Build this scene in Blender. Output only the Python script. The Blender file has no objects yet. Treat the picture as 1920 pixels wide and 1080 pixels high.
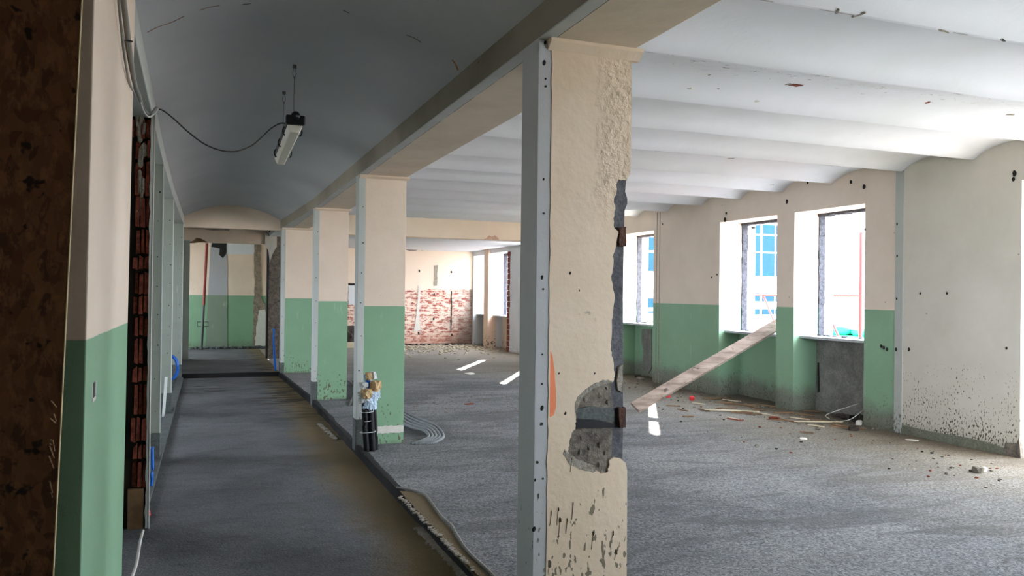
import bpy, bmesh, math, random
from mathutils import Vector, Matrix, noise
from mathutils.geometry import tessellate_polygon
rnd = random.Random(7)
sc = bpy.context.scene
COL = sc.collection

# ------------------------------------------------------------------ camera
F, YAW, PITCH, ROLL, EYE = 1502.0, .3632, .0062, .0118, 1.6
fw = Vector((math.sin(YAW)*math.cos(PITCH), math.cos(YAW)*math.cos(PITCH), math.sin(PITCH)))
r0 = Vector((math.cos(YAW), -math.sin(YAW), 0)); u0 = r0.cross(fw)
rt = math.cos(ROLL)*r0 + math.sin(ROLL)*u0
up = -math.sin(ROLL)*r0 + math.cos(ROLL)*u0
cam = bpy.data.objects.new('camera', bpy.data.cameras.new('camera')); COL.objects.link(cam)
m = Matrix((rt, up, -fw)).transposed().to_4x4(); m.translation = Vector((0, 0, EYE))
cam.matrix_world = m
cam.data.sensor_width = 36; cam.data.lens = F/1920*36; cam.data.clip_start = .05; cam.data.clip_end = 500
sc.camera = cam

def on(x, y, ax, v):
    """where the line of sight of a measured pixel meets the plane axis=v"""
    d = (x-960)/F*rt - (y-540)/F*up + fw
    o = Vector((0, 0, EYE)); t = (v-o[ax])/d[ax]
    return o + t*d

# ------------------------------------------------------------------ light
sc.view_settings.view_transform = 'Standard'; sc.view_settings.look = 'None'
sc.view_settings.gamma = 1; sc.view_settings.use_curve_mapping = False
sc.view_settings.exposure = 0.60
SKY = 16.0
w = bpy.data.worlds.new('sky'); sc.world = w; w.use_nodes = True
bg = w.node_tree.nodes['Background']; bg.inputs[1].default_value = SKY
bg.inputs[0].default_value = (.78, .865, 1.0, 1)
sun_dir = Vector((.5, .866, math.tan(math.radians(21.8)))).normalized()
sl = bpy.data.lights.new('sun', 'SUN'); sl.energy = 70; sl.angle = math.radians(.6); sl.color = (1, .95, .87)
so = bpy.data.objects.new('sun', sl); COL.objects.link(so); so.rotation_euler = sun_dir.to_track_quat('Z', 'Y').to_euler()
so.location = (20, 30, 20)
sc.cycles.diffuse_bounces = 8; sc.cycles.max_bounces = 14; sc.cycles.sample_clamp_indirect = 12
sc.cycles.use_denoising = True

# window openings of the right wall: (y0, y1, z0, z1)
XW, XO = 7.66, 8.25
WIN = [(1.6, 3.0, 1.05, 2.78), (4.4, 5.72, .2, 2.80), (7.78, 9.065, 1.05, 2.77), (9.43, 10.81, 1.04, 2.77),
       (12.845, 14.2, 1.04, 2.78), (17.95, 19.35, 1.04, 2.75), (20.47, 21.97, .95, 2.74), (22.35, 23.5, .95, 2.72)]
ADDED_BACKWIN = [(3.5, 5.1, 1.0, 2.78), (5.75, 7.35, 1.0, 2.78)]      # windows added out of view behind the viewer's right, for more daylight
ADDED_LEFTWIN = [(20.2, 22.6, .9, 2.7), (12.6, 14.0, 1.0, 2.7), (8.9, 10.3, 1.0, 2.7)]  # windows added out of view on the left to brighten corridor and passage
for k, (a, b, c, d) in enumerate(WIN):
    l = bpy.data.lights.new('window_portal', 'AREA'); l.shape = 'RECTANGLE'; l.size = d-c; l.size_y = b-a
    l.cycles.is_portal = True
    o = bpy.data.objects.new('window_portal', l); COL.objects.link(o)
    o.location = (XO+.03, (a+b)/2, (c+d)/2); o.rotation_euler = (0, math.radians(90), 0)

def portal(loc, rot, sx, sy):
    l = bpy.data.lights.new('window_portal', 'AREA'); l.shape = 'RECTANGLE'; l.size = sx; l.size_y = sy; l.cycles.is_portal = True
    o = bpy.data.objects.new('window_portal', l); COL.objects.link(o); o.location = loc; o.rotation_euler = rot
for a, b, c, d in ADDED_BACKWIN: portal(((a+b)/2, .42, (c+d)/2), (math.radians(90), 0, math.radians(180)), b-a, d-c)
for a, b, c, d in ADDED_LEFTWIN: portal((-4.23, (a+b)/2, (c+d)/2), (math.radians(90), 0, math.radians(-90)), b-a, d-c)

# ------------------------------------------------------------------ materials
def lin(c):
    return tuple(((v/255)/12.92 if v/255 <= .04045 else ((v/255+.055)/1.055)**2.4) for v in c)+(1,)
class NT:
    def __init__(s, name):
        s.m = bpy.data.materials.new(name); s.m.use_nodes = True; s.t = s.m.node_tree
        s.b = s.t.nodes['Principled BSDF']; s.b.inputs['Roughness'].default_value = .85
        s.b.inputs['Specular IOR Level'].default_value = .3
        s.pos = s.t.nodes.new('ShaderNodeNewGeometry').outputs['Position']
        sp = s.t.nodes.new('ShaderNodeSeparateXYZ'); s.t.links.new(s.pos, sp.inputs[0]); s.x, s.y, s.z = sp.outputs
    def n(s, ty, **kw):
        nd = s.t.nodes.new(ty)
        for k, v in kw.items(): setattr(nd, k, v)
        return nd
    def put(s, sock, v):
        if isinstance(v, (int, float)): sock.default_value = v
        elif isinstance(v, tuple): sock.default_value = v
        else: s.t.links.new(v, sock)
    def math(s, op, a, b=0.0, clamp=False):
        nd = s.n('ShaderNodeMath', operation=op); nd.use_clamp = clamp
        s.put(nd.inputs[0], a); s.put(nd.inputs[1], b); return nd.outputs[0]
    def noise(s, scale, detail=4, rough=.6, stretch=None, dist=0):
        nd = s.n('ShaderNodeTexNoise'); nd.inputs['Scale'].default_value = scale
        nd.inputs['Detail'].default_value = detail; nd.inputs['Roughness'].default_value = rough
        nd.inputs['Distortion'].default_value = dist
        v = s.pos
        if stretch:
            mp = s.n('ShaderNodeMapping'); s.t.links.new(s.pos, mp.inputs[0]); mp.inputs['Scale'].default_value = stretch; v = mp.outputs[0]
        s.t.links.new(v, nd.inputs['Vector']); return nd.outputs[0]
    def ramp(s, v, a, b, inv=False):
        nd = s.n('ShaderNodeMapRange'); s.put(nd.inputs[0], v)
        nd.inputs[1].default_value = a; nd.inputs[2].default_value = b
        nd.inputs[3].default_value = 1 if inv else 0; nd.inputs[4].default_value = 0 if inv else 1
        nd.clamp = True; return nd.outputs[0]
    def mix(s, f, a, b, mode='MIX'):
        nd = s.n('ShaderNodeMix', data_type='RGBA', blend_type=mode)
        s.put(nd.inputs[0], f); s.put(nd.inputs[6], a); s.put(nd.inputs[7], b); return nd.outputs[2]
    def out(s, col, bump=None, dist=.01, strength=.5, rough=None):
        s.put(s.b.inputs['Base Color'], col)
        if rough is not None: s.put(s.b.inputs['Roughness'], rough)
        if bump is not None:
            bp = s.n('ShaderNodeBump'); bp.inputs['Distance'].default_value = dist; bp.inputs['Strength'].default_value = strength
            s.put(bp.inputs['Height'], bump); s.t.links.new(bp.outputs[0], s.b.inputs['Normal'])
        return s.m
CREAM = lin((228, 209, 190)); GREEN = lin((131, 168, 136)); GREYP = lin((184, 188, 183)); WHITE = lin((224, 225, 232))
DIRT = lin((92, 84, 66)); CEMENT = lin((122, 118, 110))
def paint(name, top=CREAM, low=GREEN, split=1.447, spat=.35, seed=0, grime=.25, spat_amt=.5, damp=.0, bump=.25, rough=.7, fine=40):
    N = NT(name)
    c = top
    if low is not None:
        edge = N.math('ADD', N.z, N.math('MULTIPLY', N.math('SUBTRACT', N.noise(6), .5), .008))
        c = N.mix(N.ramp(edge, split-.002, split+.002), low, top)
    v = N.noise(1.3+seed*.01, 5, .65)
    c = N.mix(N.ramp(v, .35, .75), c, N.mix(1.0, c, (.88, .87, .85, 1), 'MULTIPLY'))
    # scrapes and scratches
    s_ = N.noise(14, 3, .5, (1, 1, .15)); c = N.mix(N.math('MULTIPLY', N.ramp(s_, .66, .74), .22), c, lin((215, 212, 200)))
    # cement coming through near the floor
    if damp:
        h = N.math('ADD', N.z, N.math('MULTIPLY', N.math('SUBTRACT', N.noise(2.2, 5), .5), .5))
        c = N.mix(N.math('MULTIPLY', N.ramp(h, damp*.45, damp, True), .8), c, CEMENT)
    # mud splashes: thicker near the floor
    h2 = N.ramp(N.z, 0.0, spat, True)
    n1 = N.noise(fine, 2, .5, (1, 1, .55)); n2 = N.noise(4, 3)
    mask = N.math('ADD', N.math('ADD', n1, N.math('MULTIPLY', h2, .17)), N.math('MULTIPLY', N.math('SUBTRACT', n2, .5), .35))
    mask = N.math('MULTIPLY', N.ramp(mask, .715, .745), N.ramp(h2, 0, .06))
    c = N.mix(N.math('MULTIPLY', mask, spat_amt*1.5, True), c, DIRT)
    h3 = N.math('MULTIPLY', N.ramp(N.math('ADD', N.z, N.math('MULTIPLY', N.noise(4), .12)), .03, .05+grime, True), .6)
    c = N.mix(h3, c, lin((96, 96, 82)))
    # few dark pin holes
    vo = N.n('ShaderNodeTexVoronoi'); vo.inputs['Scale'].default_value = 3.1; N.t.links.new(N.pos, vo.inputs['Vector'])
    c = N.mix(N.math('MULTIPLY', N.ramp(vo.outputs['Distance'], .02, .035, True), .7), c, lin((90, 84, 74)))
    b = N.math('ADD', N.noise(9, 4), N.math('MULTIPLY', N.noise(60, 3), .3))
    return N.out(c, b, .012, bump, rough)
def concrete(name, a, b, scale=3, grain=90, bump=.5, dist=.01, extra=None, rough=.9):
    N = NT(name)
    c = N.mix(N.ramp(N.noise(scale, 6, .65), .3, .7), a, b)
    g = N.noise(grain, 3, .7)
    c = N.mix(N.ramp(g, .35, .65), N.mix(1.0, c, (.72, .72, .72, 1), 'MULTIPLY'), N.mix(1.0, c, (1.15, 1.15, 1.15, 1), 'MULTIPLY'))
    if extra: c = extra(N, c)
    return N.out(c, N.math('ADD', g, N.math('MULTIPLY', N.noise(scale*4, 5), .8)), dist, bump, rough)
def flat(name, rgb, rough=.7, var=.12, scale=12, metal=0, bump=.15):
    N = NT(name); c = lin(rgb)
    d = tuple(v*(1-var*2) for v in c[:3])+(1,)
    N.b.inputs['Metallic'].default_value = metal
    return N.out(N.mix(N.noise(scale, 4), c, d), N.noise(scale*4, 3), .004, bump, rough)

M = {}
M['cream_green'] = paint('painted_plaster_cream_green')
M['col_paint'] = paint('painted_column', spat=.45, grime=.05, spat_amt=.6)
M['wall_right'] = paint('window_wall_paint', low=lin((142, 178, 148)), top=lin((232, 216, 200)), fine=60, damp=.38, spat=.5, grime=.12, seed=3)  # cream and green lightened: light on the window wall put into the paint
M['wall_near'] = paint('cream_wall_paint', top=lin((214, 208, 196)), low=None, damp=.0, spat=.95, grime=.18, spat_amt=.9, seed=5, fine=56)
M['niche_grey'] = concrete('niche_cement', lin((150, 148, 142)), lin((112, 110, 104)), 5, 60, .3)
M['grey_paint'] = paint('light_grey_paint', top=GREYP, low=None, spat=.5, grime=.02, seed=8)
M['grey_cold'] = paint('cool_white_plaster', top=lin((214, 218, 222)), low=None, spat=.2, grime=.05, seed=9)
M['base_grey'] = concrete('dark_grey_base_mortar', lin((98, 102, 100)), lin((80, 84, 82)), 6, 60, .3)
M['rough'] = concrete('rough_old_concrete', lin((146, 136, 124)), lin((84, 78, 72)), 14, 45, .8, .01)
M['core'] = concrete('dark_column_core', lin((106, 106, 110)), lin((74, 74, 80)), 12, 60, .7, .008)
M['mortar'] = concrete('grey_mortar', lin((168, 160, 148)), lin((140, 132, 120)), 14, 80, .6)
M['cream_plain'] = paint('cream_column_plaster', top=lin((222, 202, 180)), low=None, spat=.62, grime=0, spat_amt=.85, seed=4)
def bumpy_plaster():
    N = NT('blistered_cream_plaster'); c = lin((222, 202, 180))
    v = N.noise(1.6, 5); c = N.mix(N.ramp(v, .35, .7), c, lin((212, 190, 162)))
    h2 = N.ramp(N.z, .35, .95, True)
    n1 = N.noise(42, 2, .5, (1, 1, .45)); n2 = N.noise(7, 3)
    mk = N.math('ADD', N.math('ADD', n1, N.math('MULTIPLY', h2, .15)), N.math('MULTIPLY', N.math('SUBTRACT', n2, .5), .3))
    c = N.mix(N.math('MULTIPLY', N.math('MULTIPLY', N.ramp(mk, .765, .785), N.ramp(h2, 0, .05)), .85), c, DIRT)
    # soot smudges
    sm = N.math('MULTIPLY', N.ramp(N.noise(9, 4, .6, (1, 1, 1.6)), .60, .70), N.math('MULTIPLY', N.ramp(N.z, 1.26, 1.32), N.ramp(N.z, 1.52, 1.58, True)))
    sm = N.math('MULTIPLY', sm, N.math('MULTIPLY', N.ramp(N.x, 1.56, 1.6), N.ramp(N.x, 1.74, 1.78, True)))
    c = N.mix(N.math('MULTIPLY', sm, .75), c, lin((95, 84, 68)))
    # blistering of the plaster on the upper right
    area = N.math('MULTIPLY', N.ramp(N.math('ADD', N.x, N.math('MULTIPLY', N.noise(5), .16)), 1.83, 1.90), N.ramp(N.z, 1.9, 2.2))
    bl = N.math('MULTIPLY', N.math('POWER', N.noise(28, 4, .6), 2.0), area)
    b = N.math('ADD', N.math('MULTIPLY', bl, 1.1), N.math('MULTIPLY', N.noise(10, 4), .25))
    return N.out(c, b, .03, .8, .75)
M['blister'] = bumpy_plaster()
def ceil_mat():
    N = NT('white_vaulted_ceiling'); c = WHITE
    c = N.mix(N.ramp(N.noise(1.1, 5), .35, .75), c, lin((214, 216, 218)))
    m_ = N.math('MULTIPLY', N.ramp(N.noise(7, 4, .6, (.45, 1, 1)), .705, .725), N.ramp(N.noise(1.0, 2), .5, .6))
    c = N.mix(m_, c, lin((150, 140, 130)))
    for yi, a_ in ((3.31, .60), (4.30, .66), (7.22, .6), (8.35, .66), (9.35, .7)):
        dy = N.math('ABSOLUTE', N.math('SUBTRACT', N.y, yi+.012)); wob = N.math('MULTIPLY', N.noise(3.5, 4, .7, (1, .2, 1)), .03)
        ln = N.math('MULTIPLY', N.ramp(dy, .006, .012, True), N.ramp(N.noise(2.6+yi*.1, 4, .7, (1, .1, .1)), a_-.07, a_-.03))
        c = N.mix(N.math('MULTIPLY', ln, .7), c, lin((120, 112, 106)))
    # old leak marks along one bay
    band = N.math('MULTIPLY', N.ramp(N.math('ABSOLUTE', N.math('SUBTRACT', N.y, 4.72)), .05, .3, True), N.ramp(N.x, 2.6, 3.2))
    c = N.mix(N.math('MULTIPLY', N.math('MULTIPLY', band, N.ramp(N.noise(3.2, 5, .7, (.5, 1, 1)), .45, .7)), .35), c, lin((168, 166, 166)))
    c = N.mix(N.math('MULTIPLY', N.math('MULTIPLY', band, N.ramp(N.noise(17, 4, .7, (.6, 1, 1)), .63, .66)), .8), c, lin((120, 108, 100)))
    return N.out(c, N.noise(12, 5), .008, .35, .85)
M['ceiling'] = ceil_mat()
def vault_mat():
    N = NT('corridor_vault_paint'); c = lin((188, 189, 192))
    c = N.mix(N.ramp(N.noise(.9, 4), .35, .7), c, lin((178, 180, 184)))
    return N.out(c, N.noise(7, 4), .006, .25, .9)
M['vault'] = vault_mat()
def beam_mat():
    N = NT('beam_paint')   # grey strip along the corridor edge, cream soffit
    f = N.ramp(N.x, 1.527, 1.53)
    c = N.mix(f, lin((182, 182, 180)), lin((210, 193, 174)))
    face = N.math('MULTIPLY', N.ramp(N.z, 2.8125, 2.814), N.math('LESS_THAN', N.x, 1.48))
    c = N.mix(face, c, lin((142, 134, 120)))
    c = N.mix(N.ramp(N.noise(3, 5), .4, .75), c, N.mix(1.0, c, (.85, .85, .84, 1), 'MULTIPLY'))
    seam = N.math('MULTIPLY', N.ramp(N.math('ABSOLUTE', N.math('SUBTRACT', N.x, 1.5285)), .001, .0035, True), N.ramp(N.noise(3), .35, .5))
    c = N.mix(seam, c, lin((90, 84, 78)))
    vo = N.n('ShaderNodeTexVoronoi'); vo.inputs['Scale'].default_value = 4.3; N.t.links.new(N.pos, vo.inputs['Vector'])
    c = N.mix(N.math('MULTIPLY', N.ramp(vo.outputs['Distance'], .03, .05, True), .8), c, lin((70, 66, 60)))
    return N.out(c, N.noise(10, 4), .01, .35, .8)
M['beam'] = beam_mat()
def floor_mat():
    N = NT('gravelly_screed')
    c = N.mix(N.ramp(N.noise(.55, 6, .6), .35, .65), lin((172, 172, 172)), lin((142, 144, 146)))
    g = N.noise(48, 4, .8); g2 = N.noise(17, 5, .75)
    c = N.mix(N.ramp(g, .38, .62), N.mix(1.0, c, (.36, .37, .39, 1), 'MULTIPLY'), N.mix(1.0, c, (1.3, 1.3, 1.29, 1), 'MULTIPLY'))
    c = N.mix(N.math('MULTIPLY', N.ramp(g2, .48, .62), .5), c, lin((84, 84, 84)))
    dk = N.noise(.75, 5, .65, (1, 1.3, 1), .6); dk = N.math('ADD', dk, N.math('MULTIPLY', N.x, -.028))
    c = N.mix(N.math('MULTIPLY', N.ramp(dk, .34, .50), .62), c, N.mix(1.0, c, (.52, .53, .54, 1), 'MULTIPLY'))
    # trowel sweeps
    sw = N.noise(1.6, 4, .55, (.5, 1.7, 1), 1.2); c = N.mix(N.math('MULTIPLY', N.ramp(sw, .5, .62), .55), c, lin((98, 98, 98)))
    # dust and rubble soil by the window wall and in the far room
    near = N.math('ADD', N.x, N.math('MULTIPLY', N.noise(1.5, 5), 1.8))
    c = N.mix(N.math('MULTIPLY', N.ramp(near, 5.6, 8.0), .65), c, N.mix(N.ramp(g, .4, .6), lin((120, 108, 88)), lin((172, 160, 136))))
    edge = N.math('ADD', N.x, N.math('MULTIPLY', N.math('SUBTRACT', N.noise(3, 5), .5), .9)); c = N.mix(N.math('MULTIPLY', N.ramp(edge, 7.05, 7.5), .55), c, lin((92, 78, 60)))
    far = N.math('ADD', N.y, N.math('MULTIPLY', N.noise(.6, 5), 4))
    c = N.mix(N.math('MULTIPLY', N.ramp(far, 15.5, 20), .55), c, lin((168, 156, 142)))
    sp = N.noise(20, 2, .5); c = N.mix(N.math('MULTIPLY', N.ramp(sp, .72, .75), N.ramp(N.x, 4.5, 6.5)), c, lin((70, 58, 46)))
    b = N.math('ADD', N.math('MULTIPLY', g, 1.0), N.math('ADD', g2, N.math('MULTIPLY', sw, 1.5)))
    return N.out(c, b, .04, .9, .95)
M['floor'] = floor_mat()
def corr_mat():
    N = NT('corridor_slab')
    c = N.mix(N.ramp(N.noise(1.1, 6, .6), .35, .7), lin((128, 130, 132)), lin((100, 102, 104)))
    g = N.noise(60, 4, .7)
    c = N.mix(N.ramp(g, .35, .7), N.mix(1.0, c, (.6, .6, .6, 1), 'MULTIPLY'), N.mix(1.0, c, (1.15, 1.15, 1.15, 1), 'MULTIPLY'))
    bl = N.noise(4.5, 5, .65, (.7, 1.4, 1)); c = N.mix(N.math('MULTIPLY', N.ramp(bl, .5, .68), .4), c, lin((70, 72, 74)))
    # olive-brown tone towards the kerb
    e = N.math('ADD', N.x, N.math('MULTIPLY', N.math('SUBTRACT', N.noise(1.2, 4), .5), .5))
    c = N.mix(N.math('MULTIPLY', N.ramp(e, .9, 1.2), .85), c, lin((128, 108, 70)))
    # wet streaks at the far end
    st = N.math('MULTIPLY', N.ramp(N.noise(3.2, 4, .6, (.5, 2.2, 1)), .48, .58), N.math('MULTIPLY', N.ramp(N.y, 9.5, 12.5), N.ramp(e, .55, 1.0)))
    st2 = N.math('MULTIPLY', N.ramp(N.noise(3, 4, .6, (.5, 3, 1)), .5, .56), N.math('MULTIPLY', N.ramp(N.y, 13.6, 14.2), N.ramp(N.y, 15.3, 15.0)))
    st = N.math('MAXIMUM', st, N.math('MULTIPLY', st2, N.ramp(N.x, .35, .2)))
    c = N.mix(N.math('MULTIPLY', st, .85), c, lin((46, 41, 32)))
    return N.out(c, N.math('ADD', g, N.math('MULTIPLY', N.noise(16, 6, .75), 2.0)), .03, .9, .85)
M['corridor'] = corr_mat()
M['kerb'] = flat('dark_kerb_membrane', (27, 26, 25), .9)
def brick_mat(name, world_axes='XZ', plaster_top=1.68, remn=.52, hollow=False):
    N = NT(name)
    cb = N.n('ShaderNodeCombineXYZ')
    s_ = N.t.nodes.new('ShaderNodeSeparateXYZ'); N.t.links.new(N.pos, s_.inputs[0])
    N.t.links.new(s_.outputs[0 if world_axes[0] == 'X' else 1], cb.inputs[0]); N.t.links.new(s_.outputs[2], cb.inputs[1])
    br = N.n('ShaderNodeTexBrick'); N.t.links.new(cb.outputs[0], br.inputs['Vector'])
    br.inputs['Scale'].default_value = 1; br.inputs['Brick Width'].default_value = .26; br.inputs['Row Height'].default_value = .072
    br.inputs['Mortar Size'].default_value = .009; br.inputs['Mortar Smooth'].default_value = .3
    br.inputs['Color1'].default_value = lin((176, 92, 74)); br.inputs['Color2'].default_value = lin((150, 70, 58)); br.inputs['Mortar'].default_value = lin((200, 180, 165))
    c = br.outputs['Color']
    c = N.mix(N.ramp(N.noise(5, 5, .7, (1, 1, 2.2)), remn-.07, remn+.01), c, lin((226, 205, 188)))
    c = N.mix(N.math('MULTIPLY', N.ramp(N.math('ADD', N.z, N.math('MULTIPLY', N.noise(2.5, 4), .5)), .35, .7, True), .55), c, lin((196, 140, 120)))
    # dark damp corner on the right
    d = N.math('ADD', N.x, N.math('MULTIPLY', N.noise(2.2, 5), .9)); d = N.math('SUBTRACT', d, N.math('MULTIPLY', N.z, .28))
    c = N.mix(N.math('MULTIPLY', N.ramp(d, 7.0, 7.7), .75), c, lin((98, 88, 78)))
    t = N.math('ADD', N.z, N.math('MULTIPLY', N.math('SUBTRACT', N.noise(4, 4), .5), .16))
    c = N.mix(N.ramp(t, plaster_top-.01, plaster_top+.01), c, lin((232, 216, 196)))
    return N.out(c, br.outputs['Fac'], .01, -.6, .9)
M['brick'] = brick_mat('stripped_brick_wall')
M['osb'] = None
def osb_mat():
    N = NT('oriented_strand_board')
    vo = N.n('ShaderNodeTexVoronoi'); vo.inputs['Scale'].default_value = 1
    mp = N.n('ShaderNodeMapping'); mp.inputs['Scale'].default_value = (34, 34, 16); mp.inputs['Rotation'].default_value = (.2, .5, .3)
    ad = N.n('ShaderNodeVectorMath', operation='ADD'); nn = N.n('ShaderNodeTexNoise'); nn.inputs['Scale'].default_value = 6
    sc_ = N.n('ShaderNodeVectorMath', operation='SCALE'); sc_.inputs[3].default_value = .12
    N.t.links.new(N.pos, nn.inputs['Vector']); N.t.links.new(nn.outputs['Color'], sc_.inputs[0])
    N.t.links.new(N.pos, ad.inputs[0]); N.t.links.new(sc_.outputs[0], ad.inputs[1])
    N.t.links.new(ad.outputs[0], mp.inputs[0]); N.t.links.new(mp.outputs[0], vo.inputs['Vector'])
    sp = N.t.nodes.new('ShaderNodeSeparateColor'); N.t.links.new(vo.outputs['Color'], sp.inputs[0])
    c = N.mix(sp.outputs[0], lin((118, 76, 48)), lin((80, 49, 31)))
    c = N.mix(N.ramp(N.noise(30, 4, .7, (1, 1, .5)), .5, .62), c, lin((128, 85, 56)))
    c = N.mix(N.ramp(N.noise(13, 3, .6), .64, .68), c, lin((44, 26, 16)))
    return N.out(c, sp.outputs[1], .004, .5, .75)
M['osb'] = osb_mat()
M['osb_edge'] = flat('pale_board_edge', (196, 172, 134), .8)
M['terracotta'] = concrete('hollow_brick_terracotta', lin((150, 78, 58)), lin((98, 48, 38)), 16, 50, .6)
M['dark_wood'] = flat('dark_frame_wood', (46, 38, 32), .8)
M['white_bead'] = flat('white_corner_bead', (214, 218, 214), .6, .05)
M['plank'] = None
def wood(name, a, b, ax=(1, 1, 1)):
    N = NT(name); c = N.mix(N.ramp(N.noise(3, 5, .6, ax), .35, .65), lin(a), lin(b))
    c = N.mix(N.ramp(N.noise(9, 4, .6), .62, .72), c, lin(tuple(int(v*.7) for v in b)))
    return N.out(c, N.noise(14, 4, .6, ax), .006, .5, .85)
M['plank'] = wood('weathered_plank', (176, 158, 146), (128, 112, 102), (1, 1, 6))
M['splinter'] = wood('splinter_wood', (150, 118, 86), (104, 78, 56))
M['splinter_pale'] = flat('pale_lath', (206, 192, 166))
M['stone'] = concrete('rubble_stone', lin((150, 142, 128)), lin((92, 86, 78)), 20, 90, .6)
M['stone_dark'] = concrete('dark_clod', lin((72, 62, 56)), lin((48, 42, 38)), 20, 90, .6)
M['brick_bit'] = concrete('brick_fragment', lin((150, 84, 64)), lin((110, 60, 46)), 20, 90, .6)
M['plaster_white'] = flat('white_plaster_bit', (226, 222, 212))
M['black_pipe'] = flat('black_polyethylene', (20, 20, 22), .4, .1)
M['blue_pipe'] = flat('blue_polyethylene', (30, 108, 205), .4, .1)
M['foam'] = flat('tan_foam', (206, 176, 130), .95, .18, 30, 0, .8)
M['film'] = flat('crumpled_pale_plastic_film', (186, 206, 224), .3, .12, 20)
M['film_clear'] = flat('cloudy_plastic_film', (206, 208, 204), .3, .15, 20)
M['tie'] = flat('white_cable_tie', (220, 222, 222), .4, .03)
M['conduit'] = flat('dusty_grey_conduit', (142, 146, 148), .7, .15)
M['cable_grey'] = flat('grey_cable', (140, 138, 130), .6, .1)
M['cable_white'] = flat('white_cable', (206, 204, 196), .6, .08)
M['cable_dark'] = flat('dark_cable', (84, 82, 78), .6, .08)
M['hole'] = flat('dark_anchor_hole', (44, 42, 38), .9)
M['lamp_house'] = flat('dark_lamp_housing', (70, 70, 72), .5)
M['lamp_diff'] = flat('yellowed_diffuser', (222, 216, 202), .35, .05)
M['red_paint'] = flat('red_painted_steel', (206, 52, 52), .45, .08)
M['rust_red'] = flat('dark_red_pole', (150, 66, 60), .6, .15)
M['rust'] = concrete('rusty_iron', lin((104, 72, 58)), lin((60, 46, 42)), 25, 80, .8)
M['orange'] = flat('orange_spray_paint', (240, 142, 100), .8, .06)
M['sill'] = concrete('stone_sill', lin((206, 210, 212)), lin((176, 180, 182)), 12, 80, .2)
M['frame_grey'] = concrete('rough_frame_mortar', lin((96, 96, 102)), lin((52, 52, 58)), 18, 60, 1.0, .01)
M['outer'] = flat('outer_reveal_render', (226, 228, 230), .8, .05)
M['facade'] = flat('white_facade', (236, 238, 240), .8, .03)
M['ground'] = concrete('yard_concrete', lin((158, 156, 152)), lin((130, 128, 124)), 1, 20, .2)
M['green_tarp'] = flat('green_sheet', (40, 176, 140), .5, .1)
M['pinkwall'] = flat('pinkish_low_wall', (214, 150, 140), .8, .1)
M['blue_glass'] = flat('blue_window_glass', (4, 60, 82), .8, .3, 3)
M['leaf'] = flat('leaf_green', (70, 96, 52), .7, .2)
M['bark'] = flat('bark', (96, 84, 70), .9, .2)
M['mud'] = flat('dried_brown_mud', (84, 74, 56), .9)
M['red_bit'] = flat('red_crumpled_wrapper', (220, 60, 60), .5, .1)

# ------------------------------------------------------------------ mesh helpers
def bm_new(): return bmesh.new()
def box(bm, a, b):
    x0, y0, z0 = a; x1, y1, z1 = b
    v = [bm.verts.new(p) for p in ((x0, y0, z0), (x1, y0, z0), (x1, y1, z0), (x0, y1, z0), (x0, y0, z1), (x1, y0, z1), (x1, y1, z1), (x0, y1, z1))]
    for f in ((0, 3, 2, 1), (4, 5, 6, 7), (0, 1, 5, 4), (1, 2, 6, 5), (2, 3, 7, 6), (3, 0, 4, 7)): bm.faces.new([v[i] for i in f])
    return v
def obj(name, bm, mat, parent=None, smooth=False, bevel=0):
    bmesh.ops.recalc_face_normals(bm, faces=bm.faces)
    me = bpy.data.meshes.new(name); bm.to_mesh(me); bm.free()
    for mm in (mat if isinstance(mat, (list, tuple)) else [mat]): me.materials.append(mm)
    if smooth:
        for p in me.polygons: p.use_smooth = True
    o = bpy.data.objects.new(name, me); COL.objects.link(o)
    if parent:
        o.parent = parent; o.matrix_parent_inverse = parent.matrix_world.inverted() if parent.type != 'EMPTY' else Matrix.Translation(-Vector(parent.location))
    if bevel:
        md = o.modifiers.new('edge', 'BEVEL'); md.width = bevel; md.segments = 2; md.limit_method = 'ANGLE'
    return o
def struct(name, bm, mat, **k):
    o = obj(name, bm, mat, **k); o['kind'] = 'structure'; return o
def tag(o, label, cat, group=None, kind=None):
    o['label'] = label; o['category'] = cat
    if group: o['group'] = group
    if kind: o['kind'] = kind
    return o
def thing(name, loc, label, cat, group=None):
    o = bpy.data.objects.new(name, None); COL.objects.link(o); o.location = loc; o.empty_display_size = .1
    return tag(o, label, cat, group)
def prism(bm, pts, ax, a, b):
    """closed outline in the plane across axis ax, extruded from a to b"""
    def P(p, v):
        q = list(p); q.insert(ax, v); return q
    A = [bm.verts.new(P(p, a)) for p in pts]; B = [bm.verts.new(P(p, b)) for p in pts]
    n = len(pts)
    for i in range(n): bm.faces.new((A[i], B[i], B[(i+1) % n], A[(i+1) % n]))
    for tr in tessellate_polygon([[Vector(P(p, 0)) for p in pts]]):
        if len(set(tr)) == 3:
            bm.faces.new([A[i] for i in tr]); bm.faces.new([B[i] for i in tr[::-1]])
def smooth_path(pts, n=6):
    P = [Vector(p) for p in pts]; out = []
    for i in range(len(P)-1):
        p0 = P[max(i-1, 0)]; p1 = P[i]; p2 = P[i+1]; p3 = P[min(i+2, len(P)-1)]
        for k in range(n):
            t = k/n
            out.append(.5*((2*p1)+(-p0+p2)*t+(2*p0-5*p1+4*p2-p3)*t*t+(-p0+3*p1-3*p2+p3)*t**3))
    return out+[P[-1]]
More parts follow.
